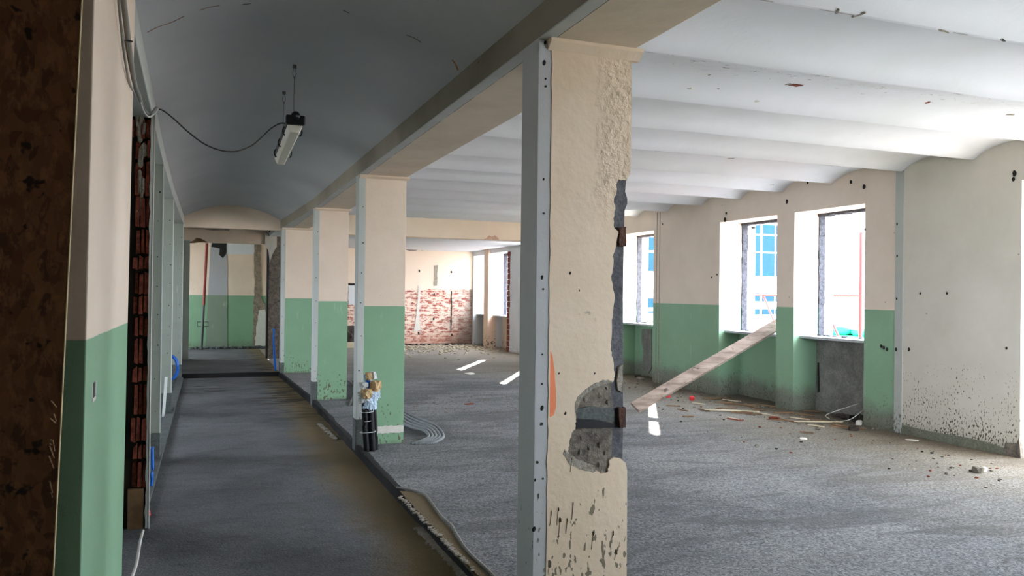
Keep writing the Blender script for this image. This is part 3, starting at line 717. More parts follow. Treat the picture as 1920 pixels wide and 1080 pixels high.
# rough fill, mortar bands, iron bits inside the break
def cpatch(name, pix, mat, y0, y1, jit=.003):
    P = [on(a, b, 1, Y1) for a, b in pix]; o2 = []
    for i, p in enumerate(P):
        q = P[(i+1) % len(P)]; o2.append((p.x, p.z))
        for s in (.25, .5, .75): o2.append((p.x+(q.x-p.x)*s+jit*(rnd.random()-.5)*2, p.z+(q.z-p.z)*s+jit*(rnd.random()-.5)*2))
    bm = bm_new(); prism(bm, o2, 1, y0, y1); return obj(name, bm, mat, t)
cpatch('rough_masonry', [(1060, 724), (1148, 712), (1150, 770), (1148, 862), (1140, 890), (1060, 880), (1064, 800)], M['rough'], Y1+.010, Y1+.05)
cpatch('mortar_band', [(1081, 765), (1120, 763), (1150, 764), (1151, 790), (1130, 789), (1110, 786), (1081, 784)], M['base_grey'], Y1-.003, Y1+.02)
cpatch('iron_flat_bar', [(1080, 786), (1115, 787), (1152, 795), (1152, 802), (1110, 803), (1080, 804)], M['black_pipe'], Y1-.001, Y1+.02)
cpatch('mortar_rim', [(1058, 842), (1070, 852), (1084, 862), (1100, 868), (1112, 872), (1118, 884), (1110, 886), (1085, 880), (1066, 868), (1056, 852)], M['mortar'], Y1-.002, Y1+.01)
cpatch('mortar_rim', [(1082, 745), (1098, 730), (1112, 720), (1130, 712), (1150, 714), (1142, 718), (1112, 728), (1092, 744), (1084, 762), (1080, 780), (1078, 762)], M['mortar'], Y1-.002, Y1+.01)
cpatch('plaster_remnant', [(1161, 690), (1168, 684), (1168, 736), (1160, 732), (1157, 715)], M['mortar'], Y1+.002, Y1+.03)
cpatch('iron_bracket', [(1158, 764), (1171, 763), (1171, 801), (1160, 802)], M['rust'], Y1-.012, Y1+.06)
cpatch('iron_bracket', [(1160, 427), (1173, 425), (1173, 462), (1161, 462)], M['rust'], Y1-.006, Y1+.06)
for i, (a, b, s) in enumerate(((1095, 822, 9), (1105, 840, 7), (1125, 835, 9), (1090, 848, 7), (1120, 815, 7), (1135, 850, 7), (1126, 872, 8), (1100, 750, 8), (1125, 742, 9), (1140, 755, 7), (1140, 728, 6))):
    p = on(a, b, 1, Y1); bm = bm_new() if i == 0 else bm; rock(bm, (p.x, Y1+.014, p.z), (s*.0022, .010, s*.0022), i, 2)
obj('broken_lumps', bm, M['rough'], t, smooth=False)['kind'] = 'stuff'
cpatch('orange_spray_mark', [(1031, 655), (1036, 668), (1040, 700), (1042, 735), (1042, 765), (1038, 778), (1032, 782), (1030, 780)], M['orange'], Y1-.0012, Y1+.002, .001)
bm = bm_new(); prism(bm, [(Y1-.045, ZB+.002), (Y1-.045, ZB-.016), (Y1-.004, ZB-.05), (Y1+.02, ZB-.05), (Y1+.02, ZB+.002)], 0, 1.50, 1.995)
bmesh.ops.subdivide_edges(bm, edges=[e for e in bm.edges if abs(e.verts[0].co.x-e.verts[1].co.x) > .3], cuts=24)
for v in bm.verts: v.co += Vector((0, .004*noise.noise(v.co*14), .004*noise.noise(v.co*11)))
obj('capital_moulding', bm, M['cream_plain'], t)

# ------------------------------------------------------------------ left side: piers
bm = bm_new(); box(bm, (-.9, 2.66, -.1), (-.337, 3.97, 3.3))
for v in bm.verts:
    if v.co.x > -.5: v.co.x = -.3335+.009*(v.co.z-1.3)/1.15
w_ = struct('wall_left', bm, M['cream_green'], bevel=.004)
# socket recess in the green paint
p = on(176, 716, 0, -.335)
t = thing('socket_box', (-.337, p.y, p.z), 'small dark empty socket recess in the green wall beside the board', 'socket')
bm = bm_new(); box(bm, (-.345, p.y-.034, p.z-.05), (-.3335, p.y+.034, p.z+.05)); obj('recess', bm, M['black_pipe'], t)
bm = bm_new()
for a, b in (((-.338, p.y-.042, p.z-.058), (-.3335, p.y-.034, p.z+.058)), ((-.338, p.y+.034, p.z-.058), (-.3335, p.y+.046, p.z+.058)), ((-.338, p.y-.042, p.z-.062), (-.3335, p.y+.042, p.z-.05)), ((-.338, p.y-.042, p.z+.05), (-.3335, p.y+.042, p.z+.058))): box(bm, a, b)
obj('plaster_rim', bm, M['plaster_white'], t)
# brick jamb pier
t = thing('brick_pier', (-.6, 6.25, -.08), 'torn hollow brick door jamb standing left beyond the green wall', 'pier')
bm = bm_new(); z = .20
k = 0
while z < 2.78:
    h = min(.10+.16*rnd.random(), 2.80-z); off = .02*noise.noise(Vector((z*3, 0, 0)))
    w_s = [.028+.012*rnd.random() for _ in range(4)]; x = -.383
    for q, w1_ in enumerate(w_s):
        if q >= 2 and noise.noise(Vector((z*1.7, q, 4))) > -.05: continue
        dd = .012*rnd.random()+.028*max(0, noise.noise(Vector((z*2.3, q*1.9, 7))))*3
        prism(bm, [(x-w1_+.003, z+.02*rnd.random()), (x-.003, z+.015*rnd.random()), (x-.003-.006*rnd.random(), z+h-.004-.02*rnd.random()), (x-w1_+.006, z+h-.004-.03*rnd.random())], 1, 6.165+dd+off*.4, 6.25)
        x -= w1_
    z += h; k += 1
obj('hollow_bricks', bm, M['terracotta'], t, bevel=.003)
bm = bm_new(); box(bm, (-.9, 6.21, -.08), (-.39, 6.33, 2.82)); obj('mortar_core', bm, M['dark_wood'], t)
bm = bm_new(); box(bm, (-.50, 6.16, -.08), (-.40, 6.2, .2)); obj('timber_block', bm, M['splinter'], t)
bm = bm_new(); prism(bm, rough_edge(50, -.388, -.08, 2.84, .008, 7)+[(-.374, 2.84), (-.374, -.08)], 1, 6.165, 6.33); obj('plaster_edge', bm, M['white_bead'], t)
bm = bm_new()
for i in range(22): rock(bm, (-.425-.05*rnd.random(), 6.185, 2.1+.7*rnd.random()), (.022, .015, .07), i+40, 1)
obj('mortar_lumps', bm, M['mortar'], t)['kind'] = 'stuff'
def left_pier(y0, dep, label, hd=2.79):
    x1 = XL(y0)
    t = thing('pier', (x1-.25, y0+dep/2, -.08), label, 'pier')
    bm = bm_new(); box(bm, (x1-.55, y0, .2), (x1-.006, y0+dep, 2.81)); obj('painted_shaft', bm, M['pier'], t, bevel=.003)
    bm = bm_new(); box(bm, (x1-.008, y0-.004, .2), (x1+.002, y0+.012, 2.81)); obj('corner_bead', bm, M['white_bead'], t)
    bm = bm_new(); box(bm, (x1-.56, y0-.006, -.09), (x1-.001, y0+dep+.004, .2)); obj('base_block', bm, M['base_grey'], t, bevel=.004)
    holes(t, 'y', [(x1-.03-.03*rnd.random(), y0-.003, .4+k*.3+.1*rnd.random()) for k in range(8)])
    return t
M['pier'] = paint('pale_grey_green_paint', top=lin((150, 156, 145)), low=lin((146, 152, 142)), split=1.0, spat=.1)
left_pier(8.5, .2, 'pale grey green pier first beyond the torn brick jamb')
left_pier(11.7, .2, 'pale grey green pier with the blue pipe coil beside it')
left_pier(16.08, .2, 'farthest pale pier at the left of the raised floor')
bm = bm_new(); box(bm, (-.60, 19.5, 0), (-.385, 19.6, 2.7)); struct('trim_39', bm, M['pier'])
# stubs of wall on the floor between the left piers
bm = bm_new(); box(bm, (-.50, 6.3, -.09), (-.40, 16.1, -.04)); struct('baseboard_left', bm, M['base_grey'])
# lath leaning at the second pier
a = on(304, 745, 1, 11.2); b = on(307, 702, 1, 11.6)
bm = bm_new(); bar(bm, (-.52, 11.45, -.08), (-.50, 11.66, .42), .035, .012); tag(obj('lath', bm, M['white_bead']), 'short pale lath leaning on the pier with the blue coil', 'lath')

# oriented strand board closing the near left side
a = on(152, 0, 1, 2.56); b = on(98, 1080, 1, 2.56); s = (a.x-b.x)/(a.z-b.z)
def ex(z): return b.x+(z-b.z)*s
t = thing('strand_board', (-1, 2.58, -.08), 'dark strand board panel closing the opening at far left', 'board')
bm = bm_new(); outl = [(-1.6, -.08), (ex(-.08), -.08)]+[(ex(z)-.002*(k % 2), z) for k, z in enumerate([.1*i for i in range(1, 29)])]+[(ex(2.9), 2.9), (-1.6, 2.9)]
prism(bm, outl, 1, 2.56, 2.578); obj('board', bm, M['osb'], t)
bm = bm_new(); prism(bm, [(ex(-.08), -.08), (ex(-.08)+.0022, -.08), (ex(2.9)+.0022, 2.9), (ex(2.9), 2.9)], 1, 2.559, 2.579); obj('cut_edge', bm, M['osb_edge'], t)
bm = bm_new()
for i in range(10):
    z = .98+.3*rnd.random(); x = ex(z); q = Vector((x-.01, 2.555, z)); bar(bm, q, q+Vector((.012*rnd.random()-.012, -.01, .03*rnd.random()+.01)), .004, .003)
obj('splintered_edge', bm, M['splinter'], t)['kind'] = 'stuff'

# ------------------------------------------------------------------ ceiling lamp on wires
N0, N1 = Vector((.562, 5.80, 2.775)), Vector((.560, 6.98, 2.715))
t = thing('fluorescent_lamp', N0, 'old tubular strip lamp hanging on two wires under the corridor vault', 'lamp')
d = (N1-N0); L_ = d.length; dn = d.normalized()
def lampbox(bm, s0, s1, hw0, hw1, z0, z1, rnd_=False):
    for k, (s, hw) in enumerate(((s0, hw0), (s1, hw1))):
        c = N0+dn*s
        ring = [bm.verts.new(c+Vector((x*hw, 0, z))) for x, z in ((-1, z1), (-1, z0*.3), (-.6, z0), (.6, z0), (1, z0*.3), (1, z1))]
        if k: 
            for i in range(6): bm.faces.new((prev[i], prev[(i+1) % 6], ring[(i+1) % 6], ring[i]))
            bm.faces.new(ring)
        else: bm.faces.new(ring[::-1])
        prev = ring
bm = bm_new(); lampbox(bm, .03, L_, .052, .048, -.06, -.005); obj('diffuser', bm, M['lamp_diff'], t, bevel=.006)
bm = bm_new(); lampbox(bm, .0, L_-.02, .055, .05, .03, .05)
for v in bm.verts: pass
box(bm, (N0.x-.05, N0.y, N0.z-.004), (N0.x+.05, N0.y+.04, N0.z+.05)); obj('housing', bm, M['lamp_house'], t)
bm = bm_new(); box(bm, (N0.x-.066, N0.y-.018, N0.z-.012), (N0.x+.066, N0.y+.03, N0.z+.055))
bmesh.ops.create_uvsphere(bm, u_segments=12, v_segments=8, radius=.032, matrix=Matrix.Translation(N0+Vector((0, -.01, .05)))); obj('end_cap', bm, M['black_pipe'], t, bevel=.01)
for k, s in enumerate((.18, .5, .82)):
    for sd in (-1, 1):
        if sd == 1 and k == 1: continue
        c = N0+dn*(s*L_); bm = bm_new(); tube(bm, [c+Vector((sd*(.05+.018*math.sin(q)), 0, .03*math.cos(q)-.01)) for q in [math.pi*i/6 for i in range(7)]], .006, 6); obj('clip', bm, M['black_pipe'], t)
for top, s in (((553, 125), .1), ((537, 178), .80)):
    c = N0+dn*(s*L_)+Vector((0, 0, .05)); yy = c.y; zt = vault_z(c.x, yy)
    bm = bm_new(); tube(bm, [c, (c.x-.002, yy, (c.z+zt)/2), (c.x, yy, zt-.08)], .0018, 6)
    tube(bm, smooth_path([(c.x, yy, zt-.1), (c.x+.012, yy, zt-.06), (c.x, yy, zt-.02), (c.x-.012, yy, zt-.06), (c.x, yy, zt-.1)], 4), .002, 6)
    obj('suspension_wire', bm, M['cable_dark'], t)
    bm = bm_new(); box(bm, (c.x-.013, yy-.01, zt-.022), (c.x+.013, yy+.01, zt+.004)); obj('ceiling_hook', bm, M['cable_dark'], t)

# ------------------------------------------------------------------ cables on the left beam
def cable(name, pts, r, mat, label, cat='cable', group=None, seg=8, n=8):
    bm = bm_new(); tube(bm, smooth_path(pts, n), r, seg); return tag(obj(name, bm, mat, smooth=True), label, cat, group)
cable('cable', [on(220, -25, 0, -.308), on(225, 30, 0, -.310), on(232, 95, 0, -.312), on(241, 148, 0, -.316), on(250, 172, 0, -.325), on(254, 182, 0, -.34)], .005, M['cable_grey'], 'thin grey cable farther left on the cream wall under the left beam')
A = [(228, -25), (235, 30), (241, 80), (247, 125), (253, 160), (260, 178)]
cable('cable', [on(a, b, 0, -.302-.02*i/5) for i, (a, b) in enumerate(A)]+[on(264, 190, 1, 5.2), on(270, 206, 1, 5.2), on(278, 214, 1, 5.25), on(286, 212, 1, 5.3), on(293, 203, 1, 5.6)], .011, M['cable_grey'], 'thick grey cable along the left beam looping down at the brick jamb')
cable('cable', [on(258, 172, 1, 5.1), on(263, 190, 1, 5.1), on(270, 210, 1, 5.12), on(279, 219, 1, 5.15), on(288, 214, 1, 5.3), on(296, 204, 1, 5.7)], .006, M['cable_white'], 'white cable loop hanging beside the thick one at the brick jamb')
cable('cable', [on(x, y, 1, Y) for x, y, Y in ((292, 204, 6.05), (305, 207, 6.05), (325, 222, 6.05), (350, 245, 6.05), (380, 268, 6.03), (410, 281, 6.0), (440, 284, 6.0), (470, 274, 6.0), (490, 258, 5.98), (508, 241, 5.95), (528, 231, 5.9), (545, 236, 5.85))], .005, M['cable_dark'], 'dark sagging cable strung from the left beam to the hanging lamp')
for (x, y, Y) in ((241, 77, 4.3), (261, 180, 5.12)):
    p = on(x, y, 0, -.303) if Y < 5 else on(x, y, 1, Y)
    bm = bm_new(); tube(bm, [p+Vector((.013*math.cos(q), .013*math.sin(q), .002*math.sin(q))) for q in [2*math.pi*i/12 for i in range(13)]], .003, 6)
    tag(obj('cable_clip', bm, M['black_pipe']), 'black clip holding the thick cable %s' % ('high on the cream wall' if Y < 5 else 'above the brick jamb'), 'clip')
cable('cable', [on(x, y, 2, 0.012) for x, y in ((240, 1100), (255, 1060), (262, 1020), (268, 995))], .009, M['cable_white'], 'white cable lying on the floor at the foot of the brick jamb')
# white conduit running down the jamb corner
bm = bm_new(); tube(bm, [(-.366, 6.15, -.08), (-.368, 6.15, 1.4), (-.362, 6.12, 2.86)], .007, 8); tag(obj('cable', bm, M['cable_white'], smooth=True), 'white cable running straight down the corner of the brick jamb', 'cable')

# thin cracks and rusty lines across the vault
def crack(pix, mat, label, wd=.006):
    bm = bm_new(); pts = []
    for a, b in pix:
        d_ = (a-960)/F*rt-(b-540)/F*up+fw; o_ = Vector((0, 0, EYE)); tt = .5
        for _ in range(4000):
            p_ = o_+tt*d_
            if p_.z >= vault_z(p_.x, p_.y): break
            tt += .004
        pts.append(p_-Vector((0, 0, .002)))
    sp_ = smooth_path(pts, 5)
    for i, (p_, q_) in enumerate(zip(sp_, sp_[1:])): bar(bm, p_, q_, wd*(.5+.8*abs(noise.noise(p_*9))), .002)
    o_ = obj('trim_%d' % (50+crack.k), bm, mat); o_['kind'] = 'structure'; crack.k += 1
crack.k = 0
ra = flat('rusty_line', (160, 116, 96), .9); rb = flat('faint_crack', (120, 104, 100), .9)
crack([(276, 60), (296, 50), (320, 42), (345, 30)], ra, '')
crack([(374, 19), (392, 13), (412, 10)], ra, '')
crack([(455, 8), (470, 6)], rb, '')
crack([(643, 19), (655, 24)], rb, '')
crack([(762, 65), (775, 70), (790, 79)], rb, '', .009)
crack([(848, 112), (855, 121), (859, 131)], flat('orange_line', (190, 120, 80), .9), '', .014)

# ------------------------------------------------------------------ wrapped pipes by the second column
t = thing('pipe_bundle', (1.55, 8.0, 0), 'black pipes tied upright with foam plugs in crumpled film', 'pipes')
def P8(x, y, Y=8.0): return on(x, y, 1, Y)
b0 = on(693, 850, 2, 0)
for k, (bx, by, tx, ty, r) in enumerate(((688, 848, 684, 752, .032), (699, 849, 694, 756, .032), (705, 846, 700, 750, .024))):
    q = on(bx, by, 2, 0); Y = 8.02+.05*(k == 2)
    bm = bm_new(); tube(bm, smooth_path([Vector((P8(bx, by, Y).x, Y, -.02)), P8((bx+tx)/2-1+k, (by+ty)/2, Y), P8(tx, ty, Y)], 5), r, 16); obj('black_pipe', bm, M['black_pipe'], t, smooth=True)
c = P8(700, 715, 8.03); bm = bm_new(); tube(bm, [P8(697, 760, 8.03), P8(692, 730, 8.03), P8(689, 702, 8.03)], .036, 16); obj('blue_pipe', bm, M['blue_pipe'], t, smooth=True)
def lump(name, px, py, s, mat, Y=7.97, seed=1, sub=3, rough=.35, box_=False):
    bm = bm_new(); c = P8(px, py, Y); rock(bm, (0, 0, 0), s, seed, sub, rough)
    for v in bm.verts:
        p = v.co; p += p.normalized()*.012*noise.noise(p*60+Vector((seed, 0, 0))); v.co = p+c
    return obj(name, bm, mat, t, smooth=False)
lump('foam_plug', 691, 706, (.05, .045, .05), M['foam'], 8.0, 2)
lump('foam_plug', 704, 724, (.062, .05, .07), M['foam'], 7.95, 5)
lump('foam_plug', 687, 738, (.078, .06, .062), M['foam'], 7.92, 9)
lump('plastic_wrap', 700, 704, (.03, .04, .05), M['film_clear'], 8.0, 3, 3, .5)
lump('plastic_wrap', 682, 724, (.045, .05, .05), M['film_clear'], 7.98, 11, 3, .6)
lump('plastic_wrap', 707, 738, (.04, .04, .06), M['film'], 8.0, 13, 3, .6)
def sleeve(px, py0, py1, r, mat, seed):
    bm = bm_new(); n = 14; seg = 26; rings = []
    a = P8(px[0], py0, 8.0); b = P8(px[1], py1, 8.0)
    for i in range(n+1):
        c_ = a.lerp(b, i/n); ring = []
        for k in range(seg):
            q = 2*math.pi*k/seg; d_ = Vector((math.cos(q), math.sin(q), 0))
            rr = r*(1+.28*noise.noise(d_*2.2+Vector((seed, 0, i*.35)))+.12*noise.noise(d_*7+Vector((0, seed, i*.9)))-.12*(i/n))
            ring.append(bm.verts.new(c_+d_*rr+Vector((0, 0, .02*noise.noise(d_*3+Vector((0, 0, seed)))*(i == n)*2))))
        rings.append(ring)
    for A_, B_ in zip(rings, rings[1:]):
        for k in range(seg): bm.faces.new((A_[k], A_[(k+1) % seg], B_[(k+1) % seg], B_[k]))
    bm.faces.new(rings[0]); obj('plastic_wrap', bm, mat, t, smooth=False)
sleeve((696, 690), 728, 766, .058, M['film'], 3); sleeve((700, 698), 735, 768, .048, M['film'], 8)
sleeve((683, 684), 735, 752, .07, M['film_clear'], 5)
for (x0, x1, yy) in ((680, 702, 774), (683, 698, 791), (678, 706, 812)):
    a, b = P8(x0, yy, 7.97), P8(x1, yy-1, 7.97); c = (a+b)/2; c.y = 8.03; r = (b-a).length/2+.004
    bm = bm_new(); tube(bm, [c+Vector((r*math.cos(q), .055*math.sin(q), .004*math.cos(q))) for q in [2*math.pi*i/24 for i in range(25)]], .0028, 6); obj('cable_tie', bm, M['tie'], t)

# ------------------------------------------------------------------ conduits coming out of the screed
def g(x, y, h=.012): return on(x, y, 2, h)
t_sets = [((650+0, 0),)]
base = [(757, 772), (775, 783), (800, 797), (818, 808), (828, 822), (818, 831)]
for k in range(5):
    sx, sy = -5.2*k, 3.6*k
    pts = [g(700, 752+k*3.5), g(735, 762+k*4.5), g(757+sx*.2, 773+sy*1.35), g(775+sx*.8, 782+sy*1.05), g(795+sx*.9, 790+sy*1.0, .03), g(812+sx, 797+sy*.75, .035), g(825+sx*1.15, 808+sy*.4, .035), g(831+sx*1.35, 821+sy*.1, .025), g(818+sx*1.5, 830+sy*.0, .01), g(800+sx*1.4, 835, -.01)]
    bm = bm_new(); tube(bm, [q+Vector((0, 0, .012)) for q in smooth_path(pts, 14)], .0165, 8, ribs=1)
    tag(obj('conduit', bm, M['conduit']), ['outermost', 'second from the outside', 'middle', 'second from the inside', 'innermost'][k]+' of five grey corrugated conduits curving on the screed by the pipes', 'conduit', 'corrugated conduits on the screed')
for k in range(4):
    pts = [(2.15, 12.0+.12*k, -.01), (2.3+.02*k, 13.2+.12*k, .03), (2.25, 14.3+.15*k, .04), (2.1, 15.2, .02), (1.9, 15.9, -.01)]
    bm = bm_new(); tube(bm, smooth_path([(1.85+.07*k, 11.2, -.01), (2.02+.06*k, 11.9, .02), (2.16+.07*k, 12.6, .035), (2.30+.07*k, 13.4, .03), (2.35+.08*k, 14.4, -.01)], 10), .018, 8, ribs=1)
    tag(obj('conduit', bm, M['cable_dark']), ['first', 'second', 'third', 'fourth'][k]+' from the left of four dark conduits seen between the second and third columns', 'conduit', 'dark conduits between the columns')
# cable lying along the kerb
cable('conduit', [on(x, y, 2, .014) for x, y in ((744, 914), (762, 917), (780, 921), (797, 928), (806, 938), (818, 955), (830, 971), (846, 985), (855, 1000), (868, 1022), (885, 1042), (905, 1060), (925, 1080), (945, 1105), (990, 1160))], .010, M['cable_grey'], 'long grey cable wandering along the edge of the screed', 'cable', n=5)
# mortar spilled at the foot of the kerb
bm = bm_new()
for i in range(60):
    k = i/59; p = on(787+k*88, 992+k*88+(rnd.random()-.5)*6, 2, -.075); rock(bm, (p.x, p.y, -.076), (.03+.03*rnd.random(), .04, .014), i, 1)
tag(obj('mortar_spill', bm, M['mortar']), 'strip of spilled grey mortar on the corridor floor beside the kerb', 'mortar', kind='stuff')
bm = bm_new()
for i in range(30):
    k = i/29; p = on(600+k*30, 795+k*28+(rnd.random()-.5)*3, 2, -.075); rock(bm, (p.x, p.y, -.076), (.03, .05, .012), i+80, 1)
tag(obj('mortar_spill', bm, M['mortar']), 'small strip of mortar by the kerb nearer the end of the corridor', 'mortar', kind='stuff')
bm = bm_new()
for i in range(150):
    k = rnd.random(); p = on(750+k*140, 925+k*140+(rnd.random())*8, 2, .0); rock(bm, (p.x-.01, p.y, .004), (.012+.012*rnd.random(), .014, .010), i+200, 1)
tag(obj('gravel_crumbs', bm, M['mortar']), 'crumbs of gravel along the screed edge beside the long cable', 'gravel', kind='stuff')
# recess strip between kerb and cable (bare concrete)
pts = [on(x, y, 2, .008) for x, y in ((750, 921), (770, 921), (795, 930), (803, 940), (816, 958), (828, 975), (842, 988), (852, 1004), (866, 1027), (884, 1048), (903, 1066), (925, 1090), (895, 1078), (865, 1045), (830, 1008), (795, 970), (765, 938))]
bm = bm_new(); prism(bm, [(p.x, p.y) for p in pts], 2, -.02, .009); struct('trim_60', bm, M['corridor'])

# ------------------------------------------------------------------ plank leaning to the window
a1, a2 = on(1182, 772, 2, .02), on(1199, 777, 2, .02)
top = Vector((7.80, 9.60, 1.085)); foot = (a1+a2)/2+Vector((0, 0, .02))
top = on(1455, 617, 0, 7.80)
dv = (top-foot).normalized()
bm = bm_new()
nseg = 24; L2 = (top-foot).length+.25
s_ = dv.cross(Vector((0, 0, 1))).normalized(); tt_ = s_.cross(dv).normalized()
ang = math.radians(-38); sA = math.cos(ang)*s_+math.sin(ang)*tt_; tA = -math.sin(ang)*s_+math.cos(ang)*tt_
rings = []
for i in range(nseg+1):
    c = foot+dv*(L2*i/nseg); w2 = .085+.004*noise.noise(Vector((i*.8, 0, 0))); h2 = .024
    rings.append([bm.verts.new(c+a*sA*w2+b*tA*h2+Vector((0, 0, .05))) for a, b in ((-1, -1), (1, -1), (1, 1), (-1, 1))])
for A_, B_ in zip(rings, rings[1:]):
    for k in range(4): bm.faces.new((A_[k], A_[(k+1) % 4], B_[(k+1) % 4], B_[k]))
bm.faces.new(rings[0][::-1]); bm.faces.new(rings[-1])
tag(obj('plank', bm, M['plank'], bevel=.003), 'long weathered plank leaning from the floor up to the window sill', 'plank')

# ------------------------------------------------------------------ debris
def splinter(p, L, wd, ang, mat, name='wood_splinter'):
    bm = bm_new(); d = Vector((math.cos(ang), math.sin(ang), .02)); q = p+Vector((0, 0, .010))
    m_ = q+Vector((0, 0, .004)); n = 4; prev = None; s = Vector((-d.y, d.x, 0))
    for i in range(n+1):
        f = i/n; c = q+d*(f-.5)*L+s*(.006*noise.noise(q*3+Vector((i, 0, 0)))); w_ = wd*(.35+.65*math.sin(math.pi*min(.95, max(.1, f))))
        r = [bm.verts.new(c+a*s*w_/2+Vector((0, 0, b*.006))) for a, b in ((-1, -1), (1, -1), (1, 1), (-1, 1))]
        if prev:
            for k in range(4): bm.faces.new((prev[k], prev[(k+1) % 4], r[(k+1) % 4], r[k]))
        else: bm.faces.new(r[::-1])
        prev = r
    bm.faces.new(prev); return obj(name, bm, mat)
sp_pix = [(1345, 748, .5), (1372, 752, .3), (1390, 760, .5), (1362, 766, .35), (1380, 772, .45), (1400, 776, .4), (1375, 786, .2), (1442, 762, .3), (1424, 770, .2), (1470, 775, .3), (1452, 788, .2), (1500, 786, .25), (1523, 772, .25),
          (1540, 790, .5), (1560, 793, .3), (1578, 800, .3), (1530, 800, .2), (1512, 812, .15), (1590, 804, .4), (1358, 756, .3), (1410, 764, .35), (1436, 778, .3), (1480, 790, .25), (1506, 778, .3), (1262, 762, .2), (1280, 770, .2), (1310, 758, .2), (1290, 782, .15), (1320, 770, .2), (1250, 730, .2)]
for i, (x, y, L) in enumerate(sp_pix):
    p = on(x, y, 2, .002); mt = M['splinter_pale'] if i % 5 == 1 else M['splinter']
    tag(splinter(p, L, .018+.02*rnd.random(), rnd.uniform(1.0, 2.6)+.6, mt), ('pale' if i % 5 == 1 else 'brown')+' wood splinter on the floor near the window wall', 'splinter', 'wood splinters near the windows, '+('pale' if i % 5 == 1 else 'brown'))
tag(splinter(on(1372, 771, 2, .01), .75, .05, 2.75, M['splinter_pale'], 'lath'), 'long pale lath lying flat below the leaning plank window', 'lath')
tag(splinter(on(1535, 792, 2, .01), .65, .035, 2.9, M['splinter_pale'], 'lath'), 'pale lath lying in front of the grey niche', 'lath')
cable('cable', [on(1555, 785, 2, .02), Vector((7.62, 8.35, .06)), Vector((7.9, 8.1, .22))], .005, M['cable_white'], 'pale cable end poking up out of the grey niche')
cable('cable', [on(1575, 790, 2, .02), on(1595, 786, 0, 7.6), on(1617, 770, 0, 7.75)], .005, M['cable_white'], 'pale cable curving up at the right corner of the grey niche')
def stone(px, py, s, mat, label, name='stone', group=None, seed=None):
    p = on(px, py, 2, 0); bm = bm_new(); rock(bm, (p.x, p.y, s[2]*.45), s, seed if seed is not None else px % 97, 2)
    return tag(obj(name, bm, mat), label, name.replace('_', ' '), group)
s0 = stone(1834, 886, (.07, .045, .045), M['stone'], 'brownish broken stone with a pale face alone on the screed')
p = on(1834, 886, 2, 0); bm = bm_new(); rock(bm, (p.x+.05, p.y-.02, .03), (.03, .035, .035), 4, 1); o = obj('pale_face', bm, M['plaster_white'], s0)
stone(1601, 807, (.075, .06, .05), M['stone_dark'], 'dark purplish clod on the floor in front of the green pier')
stone(1611, 796, (.05, .05, .045), M['plaster_white'], 'pale plaster lump at the corner of the grey niche', 'plaster_lump')
stone(1506, 823, (.07, .05, .008), M['plaster_white'], 'flat white plaster flake on the screed before the niche', 'plaster_flake')
stone(1710, 826, (.08, .05, .010), M['plaster_white'], 'flat white plaster flake near the cream wall foot', 'plaster_flake')
stone(1297, 750, (.055, .05, .05), M['red_bit'], 'red crumpled wrapper on the floor right of the leaning plank', 'wrapper')
stone(1252, 745, (.07, .05, .05), M['red_bit'], 'red and orange crumpled wrapper under the leaning plank', 'wrapper')
stone(1453, 786, (.1, .05, .03), M['brick_bit'], 'flat brick shard among the splinters', 'brick_shard')
stone(1378, 787, (.14, .05, .012), M['brick_bit'], 'orange brown brick flake lying nearest the plank window', 'brick_shard')
stone(1200, 712, (.16, .09, .04), M['stone'], 'flat grey stone lying in front of the far niche beside the column')
stone(1196, 708, (.10, .07, .05), M['stone_dark'], 'dark clod lying in front of the far niche beside the column')
stone(880, 758, (.10, .05, .012), M['brick_bit'], 'dark red brick flake on the open screed', 'brick_shard')
stone(880, 702, (.12, .1, .03), M['plaster_white'], 'crumpled pale scrap beside the farther sun streak', 'scrap')
for i in range(90):
    x = rnd.uniform(1180, 1900); y0_ = 716+(x-1180)*.205 if x > 1225 else 712
    y = y0_+14+rnd.random()**2*60
    if x > 1620 and y < 812+(x-1690)*.225+10: continue
    p = on(x, y, 2, 0)
    if p.x > 7.55 or p.x < 2.2: continue
    s = .006+.012*rnd.random(); k = i % 3
    bm = bm_new(); rock(bm, (p.x, p.y, s*.4), (s*1.3, s, s*.8), i+300, 1)
    tag(obj('pebble', bm, (M['stone'], M['stone_dark'], M['brick_bit'])[k]), ('pale grey', 'dark', 'reddish brown')[k]+' pebble of rubble on the screed near the window wall', 'pebble', ('pale grey', 'dark', 'reddish brown')[k]+' pebbles near the window wall')
bm = bm_new()
for i in range(420):
    y = 7.4+6.0*rnd.random(); x = 7.62-abs(rnd.gauss(0, .38)); s = .006+.018*rnd.random()**2
    if x < 6.2: continue
    rock(bm, (x, y, s*.3), (s*1.6, s, s*.6), i+900, 1)
tag(obj('rubble', bm, M['stone']), 'dusty crumbs swept along the foot of the window wall', 'rubble', kind='stuff')
# rubble by the far wall and in the far room
bm = bm_new()
for i in range(420):
    x = rnd.uniform(4.6, 7.6); y = 23.4-abs(rnd.gauss(0, 1.6)); s = .015+.035*rnd.random()
    if y < 17.5 or y > 23.45: continue
    rock(bm, (x, y, s*.3), (s*1.4, s*1.2, s*.7), i, 1)
tag(obj('rubble', bm, concrete('yellowish_rubble', lin((196, 186, 160)), lin((140, 130, 112)), 20, 90, .6)), 'scattered yellowish rubble over the floor of the far room below its windows', 'rubble', kind='stuff')
bm = bm_new()
for i in range(90):
    x = 3.5+4.0*rnd.random(); rock(bm, (x, 23.5-.1*rnd.random(), .02), (.1, .05, .045), i+500, 1)
tag(obj('rubble', bm, M['stone_dark']), 'dark line of crumbled mortar at the foot of the brick wall', 'rubble', kind='stuff')
